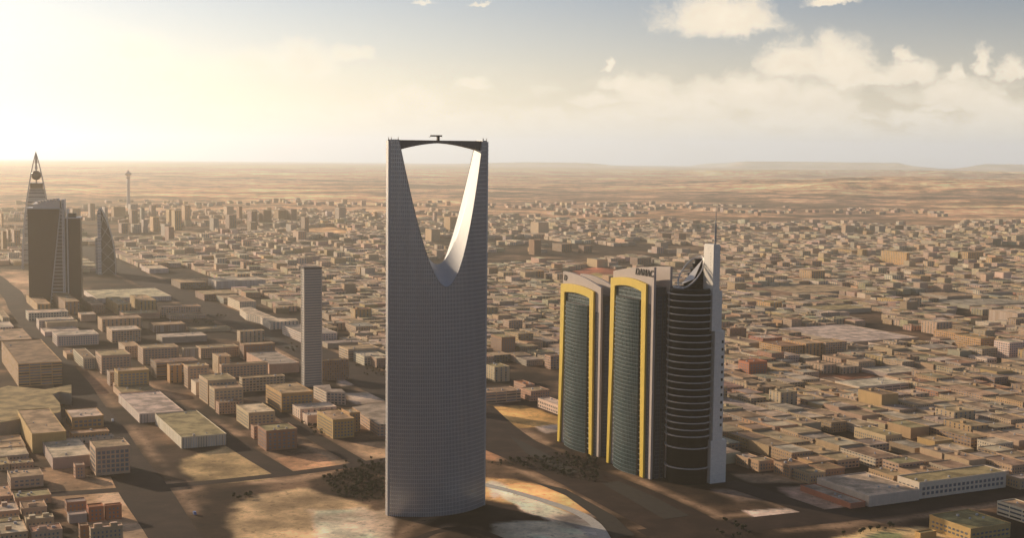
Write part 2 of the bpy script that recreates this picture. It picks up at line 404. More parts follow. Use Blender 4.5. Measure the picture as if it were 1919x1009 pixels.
    me.materials.clear(); me.materials.append(M['letter']); o = link('lettering', me, root); o.location = (tx, -.32, tz); o.rotation_euler = (math.pi / 2, 0, 0)
    take(org, L + 4, D, 4, 14, 8)
    return root
M['transom'] = mat_plain('transom_metal', (.06, .09, .095), .4, .2, .1)
OA, OB = hit(1051, 828), hit(1143, 868)
twin(OA, 76, 172.5, 163.2, 170.5, 170, 161.5, 169, 160.0, 158.6, 161.8, 152.5, 151.5, 154.0, (7.8, 7.6), (13, 56, 144), 'D', 2.6, 163.9, 8.0, 'left twin tower with shorter yellow portal frame and single black letter on its roof fin', 66, 3)
twin(OB, 71, 181.3, 190.6, 187.4, 182, 190.5, 188.0, 175.0, 174.8, 177.8, 168.3, 167.5, 170.6, (7.4, 7.8), (11.5, 52.5, 160), 'DAMAC', 39.5, 181.8, 8.4, 'right twin tower with taller yellow portal frame and black five letter sign', 62, 2.5)

# ------------------------------------------------------------------ landmark: dark ringed round tower with a stone pier
def ringed_tower():
    ctr = np.array([158.5, 1171.0, 0]); R = 19.0; TOP = 172
    root = thing('ringed_round_tower', 'black cylindrical tower with thin pale rings, stone pier and mast', 'skyscraper', ctr, GA)
    b = MB(); b.lathe([(R, 0), (R, TOP - 1.2), (R - .6, TOP)], 72); drum = b.build('glass_drum', M['dark_glass'], root); weld(drum)
    for i in range(16):                                        # slim vertical ribs on the drum belong to its skin
        pass
    prof = MB(); prof.lathe([(R - .1, -.35), (R + 2.0, -.35), (R + 2.0, .3), (R - .1, .3)], 72, cap=False); me = prof.mesh('ring', [M['ring']])
    zs = [14.5, 32.5]; z = 43
    while z < 163: zs.append(z); z += 5.98
    zs += [168.3]
    for z in zs: o = link('ring', me, root); o.location = (0, 0, z)
    # pier on the right, in steps, all its faces on the street grid
    q = hit(1330.5, 908) - ctr; lx0 = q @ U; ly0 = q @ V          # its near corner in local axes
    b = MB(); b.box(lx0 - 13, lx0, ly0, ly0 + 16.5, 0, 38.5); pb = b.build('pier_base', M['stone'], root)
    b = MB(); b.box(lx0 - 14, lx0 - .6, ly0 + 2.0, ly0 + 12.4, 38.5, 136); pm = b.build('pier_shaft', M['stone'], root)
    b = MB(); b.box(lx0 - 12, lx0 - 1.5, ly0 + 4.2, ly0 + 9.2, 136, 171); b.build('pier_link', M['stone'], root)
    b = MB(); b.box(lx0 - 16, lx0 - 1.2, ly0 - 1.2, ly0 + 5.9, 136, 211); b.box(lx0 - 15.6, lx0 - 1.6, ly0 - .8, ly0 + 5.5, 211, 212); b.build('pier_head', M['stone'], root)
    w = MB(); w.box(0, .3, -.9, .9, -1.2, 1.2, bottom=True); wm = w.mesh('window', [M['letter']])
    for k in range(12):
        o = link('window', wm, pm); o.location = (lx0 - .62, ly0 + 10.2, 52 + k * 6.75)
    b = MB(); b.bar((lx0 - 5, ly0 + 3, 211), (lx0 - 5, ly0 + 3, 230), 1.0, 8, .75); b.bar((lx0 - 5, ly0 + 3, 230), (lx0 - 5, ly0 + 3, 244.5), .5, 8, .2); b.build('mast', M['frame_metal'], root)
    # stacked discs of the crown
    b = MB()
    cx, cy = -6.5, 8.0
    for k in range(6):
        r = 10.2 - k * 1.15; b.lathe([(r, TOP + k * 4.3), (r, TOP + k * 4.3 + 3.6), (r + .5, TOP + k * 4.3 + 3.6), (r + .5, TOP + k * 4.3 + 4.3)], 40, cx, cy + k * .9)
    b.build('crown_drum', M['dark_glass'], root)
    b = MB(); b.lathe([(R - 1.2, TOP - .2), (R - 1.2, TOP + 1.1), (R - 1.6, TOP + 1.1)], 60, cap=False); b.build('parapet', M['dark_metal'], root)
    # tilted elliptic hoop with its white sail; the hoop rises towards the pier
    mid = np.array([0, 0, 0.])
    A = hit(1276, 905); 
    lo = np.array([-1.0, -12.5, TOP + 1.8]); hi = np.array([-1.0, 12.0, TOP + 27.5]); mid = (lo + hi) / 2; ea = (hi - lo) / 2
    eb = np.array([11.5, -1.5, -4.5])
    P = lambda t, k=1.: mid + k * (ea * math.cos(t) + eb * math.sin(t))
    b = MB(); n = 48
    for i in range(n): b.bar(P(2 * math.pi * i / n), P(2 * math.pi * (i + 1) / n), .55, 6, cap=False)
    for k in (.93,):
        for i in range(n): b.bar(P(2 * math.pi * i / n, k), P(2 * math.pi * (i + 1) / n, k), .3, 5, cap=False)
    b.build('tilted_hoop', M['ring'], root)
    b = MB(); t1, t2, t3 = P(math.radians(182), .84), P(math.radians(100), .80), P(math.radians(8), .90)
    nrm = np.cross(t2 - t1, t3 - t1); nrm /= np.linalg.norm(nrm)
    b.poly([t1, t2, t3]); b.poly([t3 - nrm * .4, t2 - nrm * .4, t1 - nrm * .4])
    for p, q2 in ((t1, t2), (t2, t3), (t3, t1)): b.poly([p - nrm * .4, q2 - nrm * .4, q2, p])
    b.build('white_sail', M['white_metal'], root)
    for k in range(6):                                           # stay brackets between crown and pier
        z = TOP + 2 + k * 5.2; x = lx0 - 5; y = ly0 - 1.2
        b = MB(); b.bar((cx + 2, cy + 9 - k * .6, z), (x, y, z + 1.2), .3, 5); b.bar((x, y, z + 4.2), (cx + 2, cy + 9 - k * .6, z), .3, 5); b.build('stay_bracket', M['dark_metal'], root)
    for i in range(7):                                           # small plant on the drum roof
        a = -2.6 + i * .24; b = MB(); b.box(-1.2, 1.2, -.8, .8, 0, 2.0); o = b.build('roof_unit', M['white_metal'], root); o.location = (15 * math.cos(a), 15 * math.sin(a), TOP); o.rotation_euler.z = a
    FOOT.append((ctr[0] + 8, ctr[1], 32, 34))
def mat_stone():
    m, t, b = new_mat('stone_panels'); u, v, _ = uvxy(t); p = pos(t)
    ln = t.m('MAXIMUM', t.m('LESS_THAN', t.m('FRACT', t.m('DIVIDE', u, 2.4)), .05), t.m('LESS_THAN', t.m('FRACT', t.m('DIVIDE', v, 2.4)), .05))
    f = t.m('MULTIPLY', t.m('MULTIPLY_ADD', t.noise(p, .35, 5, .65), .5, .75), t.m('MULTIPLY_ADD', ln, -.18, 1))
    sc = t.node('ShaderNodeVectorMath', operation='SCALE'); sc.inputs[0].default_value = (.74, .67, .57); t.put(sc.inputs['Scale'], f)
    t.put(b.inputs['Base Color'], sc.outputs[0]); b.inputs['Roughness'].default_value = .42; b.inputs['Specular IOR Level'].default_value = .9
    return m
M['stone'] = mat_stone(); M['ring'] = mat_plain('ring_metal', (.58, .53, .48), .4, .2, .1)
ringed_tower()

# ------------------------------------------------------------------ slim banded tower on the left
def slim_tower():
    g = hit(570.5, 727); b = MB(); lx, ly, h = 13, 22.5, 147
    org = g - U * lx
    root = thing('slim_tower', 'slim square tower with fine horizontal bands standing alone beside the boulevard', 'skyscraper', org, GA)
    M['slim'] = mat_glass('slim_tower_skin', (.24, .23, .22), (.30, .29, .275), .3, 60, 3.2, .001, (.1, .1, .1))
    b.box(.4, lx - .4, .4, ly - .4, 0, h - 1); b.build('glazing', M['slim'], root)
    b = MB(); z = 2.2
    while z < h - 1: b.box(0, lx, 0, ly, z, z + 1.15, bottom=True); z += 3.2
    b.build('spandrel_bands', M['slim_band'], root)
    b = MB(); b.box(-.3, lx + .3, -.3, ly + .3, h - 1, h + .6); b.build('roof', M['concrete_dark'], root)
    b = MB()
    for x in (-.15, lx - 1): 
        for y in (-.15, ly - 1): b.box(x, x + 1.15, y, y + 1.15, 0, h - 1)
    b.build('corner_frame', M['slim_band'], root)
    take(org, lx, ly, 8, 20, 8)
M['slim_band'] = mat_plain('slim_tower_spandrel', (.56, .48, .40), .42, .2, .12)
slim_tower()

# ------------------------------------------------------------------ far left landmarks
M['fa_band'] = mat_windows('striped_floors', 400, 4.2, -.1, 1.1, .5, .95, glass=(.12, .085, .07), glass_metal=.2)
M['fa_leg'] = mat_plain('pale_leg_cladding', (.66, .57, .48), .6, 0, .1)
M['gold'] = mat_plain('bronze_glass', (.10, .06, .04), .2, .4, .2)
def needle_tower():
    ctr = hit(66, 503) + np.array([0, 20, 0]); HT = 277.
    root = thing('needle_tower', 'tapering pointed tower with a glass ball near its tip', 'skyscraper', ctr, math.radians(20))
    hw = lambda z: 35 * (1 - (z / HT) ** 1.75) ** .92
    secs = [(12, 58), (64, 118), (124, 152), (156, 190)]
    for z0, z1 in secs:
        b = MB(); n = 6
        for i in range(n):
            za, zb = z0 + (z1 - z0) * i / n, z0 + (z1 - z0) * (i + 1) / n; a, c = hw(za) - 2, hw(zb) - 2
            for k in range(4):
                t = math.pi / 2 * k; ct, st = round(math.cos(t)), round(math.sin(t))
                f = lambda x, y, z: (ct * x - st * y, st * x + ct * y, z)
                b.poly([f(-a, -a, za), f(a, -a, za), f(c, -c, zb), f(-c, -c, zb)], (.55, .47, .40), [(0, za), (2 * a, za), (2 * c, zb), (0, zb)])
        c = hw(z1) - 2; b.poly([(-c, -c, z1), (c, -c, z1), (c, c, z1), (-c, c, z1)], (.4, .35, .3))
        b.build('floor_section', M['fa_band'], root)
    b = MB(); c = hw(192) - 3; b.box(-c, c, -c, c, 191, 204, (.3, .22, .17)); b.build('restaurant_base', M['gold'], root)
    for sx, sy in ((-1, -1), (1, -1), (1, 1), (-1, 1)):
        b = MB(); n = 26
        for i in range(n):
            za, zb = HT * i / n, HT * (i + 1) / n
            b.bar((sx * hw(za), sy * hw(za), za), (sx * hw(zb), sy * hw(zb), zb), 3.0 * (1 - .62 * i / n), 6, 3.0 * (1 - .62 * (i + 1) / n), cap=False)
        b.build('corner_leg', M['fa_leg'], root)
    b = MB(); n = 14
    b.lathe([(11.5 * math.sin(math.pi * i / n) + .01, 222 - 11.5 * math.cos(math.pi * i / n)) for i in range(n + 1)], 24); weld(b.build('glass_ball', M['gold'], root, smooth=True))
    b = MB(); b.bar((0, 0, 204), (0, 0, HT - 20), 1.6, 8); b.lathe([(3, 236), (3, 244), (2, 244), (2, 250)], 12); b.build('central_mast', M['fa_leg'], root)
    b = MB(); b.bar((0, 0, HT - 26), (0, 0, HT + 3), 4.0, 8, .2); b.build('tip', M['fa_leg'], root)
    for zt in (61, 121, 154):
        b = MB(); a = hw(zt)
        for k in range(4):
            t = math.pi / 2 * k; ct, st = round(math.cos(t)), round(math.sin(t)); f = lambda x, y, z: (ct * x - st * y, st * x + ct * y, z)
            b.bar(f(-a, -a, zt - 3), f(0, -a, zt + 8), 1.1, 5); b.bar(f(a, -a, zt - 3), f(0, -a, zt + 8), 1.1, 5)
        b.build('cross_truss', M['fa_leg'], root)
    FOOT.append((ctr[0], ctr[1], 80, 80))
needle_tower()
def dark_slab_tower():
    g = hit(55, 572); hgt = 177; org = g
    th = math.radians(14); X = np.array([math.cos(th), math.sin(th), 0])
    root = thing('dark_office_tower', 'massive dark office tower with slanted white lattice strip and white fins', 'skyscraper', org, th)
    px = lambda p: (p - 56) / 2500 * 2450 / math.cos(th) / 1.09
    W = px(155)
    b = MB(); b.poly([(px(56), 0, 0), (px(96), 0, 0), (px(118), 0, hgt), (px(56), 0, hgt)], uv=[(0, 0), (40, 0), (60, hgt), (0, hgt)])
    b.wall(px(56), 45, px(56), 0, 0, hgt); b.wall(px(118), 45, px(56), 45, 0, hgt); b.wall(px(118), 0, px(118), 45, 0, hgt)
    b.poly([(px(56), 0, hgt), (px(118), 0, hgt), (px(118), 45, hgt), (px(56), 45, hgt)]); b.build('dark_facade', M['brown_glass'], root)
    b = MB(); b.poly([(px(96), .6, 0), (px(124), .6, 0), (px(124), .6, hgt + 12), (px(118), .6, hgt)]); b.build('lattice_backing', M['brown_glass'], root)
    n = 27; lat = MB()
    for k in range(n):
        z = 3 + k * hgt / n; xl = 96 + 22 * z / hgt; lat.box(px(xl), px(123.5), -.6, .5, z, z + 1.2, bottom=True)
    lat.bar((px(96), -.4, 0), (px(118), -.4, hgt), 1.0, 5); lat.build('slanted_lattice', M['white_metal'], root)
    for p in (120.5, 123.5, 129.5):
        b = MB(); b.box(px(p), px(p) + 1.8, -3.5, 40, 0, hgt + (17 if p < 128 else -2)); b.build('white_fin', M['white_metal'], root)
    b = MB(); b.box(px(125.5), px(155), 1.5, 42, 0, hgt - 18); b.build('side_block', M['brown_glass'], root)
    b = MB(); b.box(px(132), px(146), 8, 30, hgt - 18, hgt - 9); b.build('roof_plant', M['concrete_dark'], root)
    b = MB(); b.box(px(125.5) - .5, px(155) + .6, .8, 42.6, hgt - 18, hgt - 16); b.box(px(56) - .8, px(118), -.8, 45.5, hgt, hgt + 2); b.build('roof_edge', M['white_metal'], root)
    b = MB(); b.poly([(px(66), 3, hgt + 2), (px(117), 3, hgt + 2), (px(117), 3, hgt + 15), (px(66), 3, hgt + 8)]); b.poly([(px(66), 42, hgt + 11), (px(66), 3, hgt + 8), (px(117), 3, hgt + 15), (px(117), 42, hgt + 18)]); b.wall(px(117), 3, px(117), 42, hgt + 2, hgt + 15); b.wall(px(66), 42, px(66), 3, hgt + 2, hgt + 8)
    b.build('sloping_penthouse', M['fa_leg'], root)
    b = MB()
    for k in range(7): b.box(px(74 + k * 6), px(77.5 + k * 6), 8, 30, hgt + 10 + k * .8, hgt + 14.2 + k * .8)
    b.build('roof_frames', M['fa_leg'], root)
    FOOT.append((org[0] + 45, org[1] + 25, 70, 70))
M['brown_glass'] = mat_glass('brown_tinted_glass', (.085, .048, .032), (.11, .065, .045), .45, 3, 3.6, .06, (.06, .045, .04), 0, .35)
dark_slab_tower()
def sail_tower():
    g = hit(184, 515); th = math.radians(12); root = thing('sail_tower', 'sail shaped tower with curved edge and white diamond lattice, beside the boulevard', 'skyscraper', g, th)
    s = 3000 / 2500; W = 32 * s; Hh = 152; nl = 6.5 * s
    curve = [(nl + (W - nl) * (1 - (z / Hh) ** 2.4) + .2, z) for z in [Hh * i / 16 for i in range(17)]]
    b = MB(); b.plate_xz([(nl, 0)] + curve, 0, 26); b.build('dark_sail', M['brown_glass'], root)
    b = MB(); b.plate_xz([(0, 0), (nl, 0), (nl, Hh), (nl * .5, Hh), (0, Hh - 8)], -1.5, 27, (.8, .72, .62)); b.build('lit_edge', M['win_band'], root)  # left side strip, its sunlight put into a paler colour
    b = MB(); b.box(-5 * s, 0, 6, 24, 0, 82, (.5, .43, .37)); b.build('side_wing', M['win_band'], root)
    f = lambda z: nl + (W - nl) * (1 - min(1, z / Hh) ** 2.4)
    la = MB(); n = 5
    for k in range(n):
        z0, z1 = Hh * .9 * k / n, Hh * .9 * (k + 1) / n
        la.bar((nl, -.5, z0), (f(z1) - 1, -.5, z1), .45, 5); la.bar((f(z0) - 1, -.5, z0), (nl, -.5, z1), .45, 5)
    la.build('diamond_lattice', M['white_metal'], root)
    b = MB(); 
    for (a, c) in zip(curve, curve[1:]): b.bar((a[0], -.5, a[1]), (c[0], -.5, c[1]), .8, 5)
    b.build('edge_trim', M['white_metal'], root)
    b = MB()
    for i in range(12):
        a, c = math.pi * (.25 + 1.5 * i / 12), math.pi * (.25 + 1.5 * (i + 1) / 12)
        b.bar((nl * .55 + 3 * math.cos(a), -1.9, Hh - 16 + 5.5 * math.sin(a)), (nl * .55 + 3 * math.cos(c), -1.9, Hh - 16 + 5.5 * math.sin(c)), .5, 4)
    b.build('roof_emblem', M['letter'], root)
    FOOT.append((g[0] + 20, g[1] + 15, 45, 45))
sail_tower()
def tv_tower():
    g = hit(241, 383); root = thing('broadcast_tower', 'thin hazy broadcast tower with a mushroom head far away', 'tower', g - np.array([0, 0, 5]), 0)
    b = MB(); b.lathe([(11, 0), (8.5, 20), (7.5, 100), (7, 138)], 20); weld(b.build('shaft', M['fa_leg'], root, smooth=True))
    b = MB(); b.lathe([(7, 138), (13, 140), (13, 143), (8, 144), (8, 150), (10, 152), (17, 158), (17, 163), (11, 168), (7, 170), (7, 174), (4, 176)], 24); b.build('pod', M['fa_leg'], root)
    b = MB(); b.bar((0, 0, 174), (0, 0, 184), 2.5, 8, .5); b.build('antenna', M['frame_metal'], root)
tv_tower()
SUN_E, SKY_S, DUST = 5.0, .053, 1.0
SKY_TINT = (.77, 1.0, 1.36); SKY_LOW = (1.14, .97, .74); CLOUD_A, CLOUD_B = (1.12, .95, .72), (1.24, 1.08, .82)
HAZE_C, HAZE_D, HAZE_G, HAZE_TOP = (1.0, .85, .64), 1 / 21000, .80, 900
HAZE_E, HAZE_EC = .36, (1.0, .79, .53)
# ------------------------------------------------------------------ hand placed buildings
def windows_on(root, lx, ly, h, bay, storey, w, hh, wall, faces=('front', 'left'), cap=100):
    """single panes as parts on the two faces that look at the viewer"""
    d = MB(); d.box(-w / 2, w / 2, -.12, .05, 0, hh, bottom=True); me = d.mesh('window', [M['pane']])
    todo = []
    nz = int((h - 1.2) / storey)
    for fc in faces:
        L = ly if fc == 'front' else lx; n = max(1, int((L - 1.5) / bay)); off = (L - (n - 1) * bay) / 2
        for k in range(nz):
            for i in range(n): todo.append((fc, off + i * bay, .9 + k * storey + (h - nz * storey) * .4))
    # the front face shows largest first, from the top storey down
    todo.sort(key=lambda q: (q[0] != faces[0], -q[2]))
    for fc, s, z in todo[:cap]:
        o = link('window', me, root)
        if fc == 'front': o.location = (lx, s, z); o.rotation_euler.z = math.pi / 2
        else: o.location = (s, 0, z)
    if len(todo) > cap:
        r = MB()
        for fc, s, z in todo[cap:]:
            if fc == 'front': r.box(lx - .05, lx + .12, s - w / 2, s + w / 2, z, z + hh, bottom=True)
            else: r.box(s - w / 2, s + w / 2, -.12, .05, z, z + hh, bottom=True)
        tag(r.build('window', M['pane'], root), kind='stuff')
NB = []
def building(name, cat, label, xc, yt, yb, xl, xr, wall='cream', roof='sandy', style='win_small', real=None, hut=0, group=None, lmax=170, my=3, front=22):
    xb = xc - .0106 * (yb - yt) - (xc - 960) * (yb - yt) / 28000
    g = hit(xb, yb); h = float(np.clip(z_at(g, yt), 4, 90)); top = g + np.array([0, 0, h])
    lx = float(np.clip(len_to(top, -U, xl), 6, lmax)); ly = float(np.clip(len_to(top, V, xr), 6, 190))
    if len_to(top, -U, xl) < 0: lx = lmax
    org = g - U * lx
    root = thing(name, label, cat, org, GA, group)
    wc, rc = jit(WALL[wall]), jit(ROOF[roof])
    st = M[style] if not real else M['plain_wall']
    far = g[1] > 2300
    b = MB(); b.box(0, lx, 0, ly, -3 if far else -.3, h, wc, top=False); wo = b.build('wall', st, root)
    b = MB(); t = .35; ph = .9
    b.box(-.12, lx + .12, -.12, ly + .12, h, h + ph, tuple(min(.8, c * 1.06) for c in wc), top=False, mi=1)
    b.poly([(-.12, -.12, h + ph), (lx + .12, -.12, h + ph), (lx + .12 - t, -.12 + t, h + ph), (-.12 + t, -.12 + t, h + ph)], wc, mi=1)
    b.poly([(lx + .12, -.12, h + ph), (lx + .12, ly + .12, h + ph), (lx + .12 - t, ly + .12 - t, h + ph), (lx + .12 - t, -.12 + t, h + ph)], wc, mi=1)
    b.poly([(lx + .12, ly + .12, h + ph), (-.12, ly + .12, h + ph), (-.12 + t, ly + .12 - t, h + ph), (lx + .12 - t, ly + .12 - t, h + ph)], wc, mi=1)
    b.poly([(-.12, ly + .12, h + ph), (-.12, -.12, h + ph), (-.12 + t, -.12 + t, h + ph), (-.12 + t, ly + .12 - t, h + ph)], wc, mi=1)
    b.poly([(-.12 + t, -.12 + t, h + .25), (lx + .12 - t, -.12 + t, h + .25), (lx + .12 - t, ly + .12 - t, h + .25), (-.12 + t, ly + .12 - t, h + .25)], rc)
    x0, x1, y0, y1 = -.12 + t, lx + .12 - t, -.12 + t, ly + .12 - t
    for a in (((x0, y0), (x0, y1)), ((x0, y1), (x1, y1)), ((x1, y1), (x1, y0)), ((x1, y0), (x0, y0))):
        b.wall(*a[0], *a[1], h + .25, h + ph, wc, mi=1)
    ro = b.build('roof', [M['roof'], M['plain_wall']], root)
    for k in range(hut):
        sx, sy = random.uniform(3, 5), random.uniform(4, 6.5); cx = random.uniform(1, max(1.1, lx - sx - 1)); cy = ly * (k + .25) / max(1, hut)
        q = MB(); q.box(cx, cx + sx, cy, min(ly - .8, cy + sy), h + .26, h + 3.0, wc, top_c=rc); q.build('stair_hut', M['plain_wall'], ro)
    if yb > 560 and lx * ly > 260:                            # air units and tanks that break the roof up
        for k in range(random.randint(1, 4)):
            s = random.uniform(.8, 1.7); cx, cy = random.uniform(2, lx - 3), random.uniform(2, ly - 3)
            q = MB(); q.box(cx, cx + s, cy, cy + s * 1.3, h + .26, h + .26 + s, (.5, .47, .44)); q.build('roof_unit', M['plain_wall'], ro)
    if real:
        bay, storey, w, hh = real; windows_on(root, lx, ly, h, bay, storey, w, hh, wo)
    take(org, lx, ly, 2, front, my)
    NB.append((name, round(lx), round(ly), round(h)))
    return root
def strip(name, poly_px, h, label, cat, wall, roof, style):
    """building whose roof outline is given by its corners (curved or bent plans)"""
    P = [hit(x, y, h) for x, y in poly_px]; c = sum(P) / len(P); c[2] = 0
    pts = [((p - c)[0], (p - c)[1]) for p in P]
    if sum(a[0] * b[1] - b[0] * a[1] for a, b in zip(pts, pts[1:] + pts[:1])) < 0: pts = pts[::-1]
    root = thing(name, label, cat, c, 0)
    b = MB(); b.prism(pts, -.3, h, jit(WALL[wall]), top=False); b.build('wall', M[style], root)
    b = MB(); b.prism([(x * .995, y * .995) for x, y in pts], h - .3, h + .35, jit(ROOF[roof])); b.build('roof', M['roof'], root)
    R_ = max(math.hypot(*p) for p in pts); FOOT.append((c[0], c[1], R_ * .7, R_ * .7))
    return root
A, O, W_ = 'apartment_block', 'office_block', 'warehouse'
R1, R2, R3 = (3.4, 3.2, 1.7, 1.6), (4.3, 3.3, 2.6, 1.5), (3.0, 3.1, 1.2, 1.7)
B = building
# --- lower left district, near rows
B(O, 'office block', 'huge brown slab office with ribbon glazing at the left border', 34, 684, 725.5, 1, 116, 'ochre', 'brown', 'win_band', lmax=210)
B(A, 'apartment block', 'tall beige apartment block with a full grid of deep balconies', 179, 842, 893, 168, 243.5, 'cream', 'sandy', real=(4.0, 4.1, 2.7, 2.7))
B(A, 'apartment block', 'brown windowless fronted block with notched left side, left of yellowish balcony block', 60, 815.5, 851, 33, 124, 'ochre', 'sandy', 'plain_wall')
B(A, 'apartment block', 'yellowish balcony block beside the left road, behind two thin flat buildings', 134.5, 785, 806, 122.6, 194, 'ochre', 'pale', real=(4.6, 4.0, 3.2, 2.4))
B('low_building', 'building', 'low ochre building just below the yellowish balcony block', 134.5, 815.5, 830, 130, 205, 'ochre', 'sandy', 'win_small')
B('low_building', 'building', 'thin white topped building beside the deep balcony apartment block', 152, 824, 832, 148, 213, 'white', 'pale', 'win_stripe')
B('low_building', 'building', 'long low beige hall with a notched left end before the deep balcony block', 98.7, 860.7, 881, 78, 172, 'grey', 'pale', 'plain_wall')
B('small_house', 'house', 'tiny narrow tower-like house standing left of the deep balcony block', 141, 875, 898, 137.6, 159, 'pink', 'pale', real=(2.6, 3.0, 1.1, 1.5))
B(A, 'apartment block', 'cream five storey block with pale roof near the left border', 19.7, 898, 918, 13.5, 81.4, 'cream', 'sandy', real=R2)
B('low_building', 'building', 'pale low row roof at the left border below the brown block', -3, 858, 866, -15, 54, 'grey', 'pale', 'win_small')
B('low_building', 'building', 'low sand roofed row cut by the left border, topmost of the low left rows', -6, 842, 850, -16, 48, 'cream', 'sandy', 'win_small')
B('low_building', 'building', 'small flat sandy roofed house left of the long low beige hall', 21, 872, 882, 18, 63, 'pink', 'olive', 'win_small')
B('low_building', 'building', 'low house at the left border next to small sandy house', -4, 874, 884, -10, 19, 'pink', 'olive', 'win_small')
B('row_house', 'house', 'wide pinkish house with grey roof in front of the cream five storey block', 28, 936, 950, 23, 96, 'pink', 'olive', real=R3)
B('row_house', 'house', 'sandy roofed row house at the left border beside the wide pinkish house', -6, 934, 944, -14, 24, 'pink', 'sandy', 'win_small')
B('row_house', 'house', 'L shaped cream house with recessed roof terrace near the narrow alley', 43, 956, 972, 37, 88, 'cream', 'sandy', real=R3, hut=1)
B('row_house', 'house', 'cream house with two stair huts on its roof near the left lower corner', 49, 977, 993, 46, 101, 'cream', 'pale', real=R3, hut=2)
B('row_house', 'house', 'tiled tan roofed house with one stair hut at the bottom border', 59, 1000, 1020, 54, 117, 'cream', 'brown', real=R3, hut=1)
B('row_house', 'house', 'pale row house with a rooftop hut at the left border', -2, 962, 982, -8, 36, 'pink', 'pale', real=R3, hut=1)
B('row_house', 'house', 'greenish pale roofed house at the left border below the hut topped one', -2, 990, 1012, -8, 42, 'cream', 'olive', 'win_small')
B('row_house', 'house', 'pink house with a long roof hut in the lower left corner', 0, 1004, 1030, -8, 52, 'pink', 'pale', 'win_small', hut=1)
B('row_house', 'house', 'grey brown house with a stepped roof behind the red roofed pair', 125, 945, 964, 121, 162, 'brown', 'grey', real=R3)
B('row_house', 'house', 'plain grey blank house left of the red roofed pair', 129.5, 968.5, 983, 126, 163, 'grey', 'grey', 'plain_wall')
B('row_house', 'house', 'left one of two pink houses with bright red roofs', 166, 954, 980, 162, 194.5, 'terracotta', 'terracotta', real=R3, front=4)
B('row_house', 'house', 'right one of two pink houses with bright red roofs', 198, 951, 976, 195.5, 228, 'terracotta', 'terracotta', real=R3, front=4)
B('row_house', 'house', 'pinkish house with long roof hut in front of the red roofed pair', 170, 994, 1024, 167, 230, 'pink', 'pale', real=R3, hut=2)
B('row_house', 'house', 'narrow brown house left of the pinkish long hut house at the bottom', 150, 989, 1012, 147, 166, 'brown', 'sandy', real=R3)
B(W_, 'warehouse', 'large white roofed shed beside the left road', 261.5, 778, 794, 222, 344, 'white', 'white', 'win_rib', front=6)
B(W_, 'warehouse', 'large olive roofed shed beside the dirt lot in front of the white shed', 340, 822, 842, 290.6, 424, 'white', 'olive', 'win_rib', front=6)
B('low_building', 'building', 'olive roofed low strip building against the back of the white shed', 227, 738, 749, 212, 292, 'cream', 'olive', 'plain_wall', front=3)
B('low_building', 'building', 'whitish roofed low strip behind the olive strip and the white shed', 222, 728, 738, 212, 275, 'cream', 'white', 'plain_wall', front=3)
strip('mall', [(15, 724), (85, 731), (134, 722), (134, 738), (112, 735), (98, 740), (112, 756), (114, 766), (113, 774), (-40, 800), (-60, 745)], 14, 'wide low beige mall with a rounded corner below the huge slab office', 'building', 'grey', 'olive', 'plain_wall')
# --- rows up the left side
B(A, 'apartment block', 'ochre balcony block right behind the low white and olive sheds', 221, 698, 736, 214, 279, 'ochre', 'sandy', 'win_wide', real=(4.6, 3.4, 3.0, 1.9), front=6)
B('small_house', 'house', 'small grey house attached to the left end of ochre balcony block', 206, 700, 725, 200, 214, 'grey', 'sandy', 'win_small')
B(A, 'apartment block', 'cream block with dark bay columns and a stepped roof beside the left road', 190, 668.5, 702, 179, 245, 'cream', 'sandy', real=R2)
B(A, 'apartment block', 'broad white walled block with ribbed left side joined to stepped roof block', 156, 673, 693, 137, 179, 'white', 'brown', real=R3)
B('low_building', 'building', 'low brown annex behind broad white walled block by the left road', 125, 665, 674, 118, 150, 'cream', 'sandy', 'plain_wall')
B(O, 'office block', 'white long office with notched front and dark square panes', 107, 631, 650, 98, 185, 'white', 'white', real=R1)
B('low_building', 'building', 'low pale annex behind the notched white office', 84, 624, 631, 76, 150, 'white', 'pale', 'plain_wall')
B(A, 'apartment block', 'long cream block with balconies right of the stepped roof block', 268, 655, 684.5, 258, 335, 'cream', 'sandy', real=R2)
B(A, 'apartment block', 'cream block with bright left face behind long cream balcony block', 234, 651, 672, 222, 262, 'cream', 'sandy', 'win_small')
B(A, 'apartment block', 'wide brown block behind the bluish window block', 191.5, 600, 623, 183, 266, 'pink', 'sandy', 'win_stripe')
B(A, 'apartment block', 'cream block with bluish windows right of notched white office', 210, 621, 643.5, 199.5, 264, 'cream', 'pale', 'win_wide')
B(O, 'office block', 'white colonnaded long building, topmost of three stacked strips by the left road', 53.5, 588, 602, 48, 128, 'white', 'pale', 'win_grid')
B(O, 'office block', 'white strip with arched openings, middle of three by the left road', 73, 602, 619, 68, 139, 'white', 'white', 'win_wide')
B('low_building', 'building', 'beige strip with plain front, lowest of three by the left road', 87, 606, 622, 83, 146, 'cream', 'sandy', 'plain_wall')
B(A, 'apartment block', 'ochre block at the foot of the dark office tower, left one', 70, 571.5, 586, 45, 95, 'ochre', 'sandy', 'win_stripe')
B(A, 'apartment block', 'taller brown block at the foot of the dark office tower', 122, 567, 590, 97, 149, 'brown', 'sandy', 'win_stripe')
B(A, 'apartment block', 'low brown block right of the taller brown block below the dark tower', 173, 574, 588, 150, 198, 'brown', 'sandy', 'win_small')
B(A, 'apartment block', 'ochre corner block in the row right of the dark office tower', 220, 572, 591, 198, 246, 'ochre', 'sandy', 'win_stripe')
B(A, 'apartment block', 'ochre tall block closing the row right of the dark office tower', 262, 565, 584, 243, 293, 'ochre', 'sandy', 'win_stripe')
B(O, 'office block', 'long dim block with a regular pane grid beside the boulevard', 302, 578, 595, 295, 377, 'cream', 'sandy', 'win_wide')
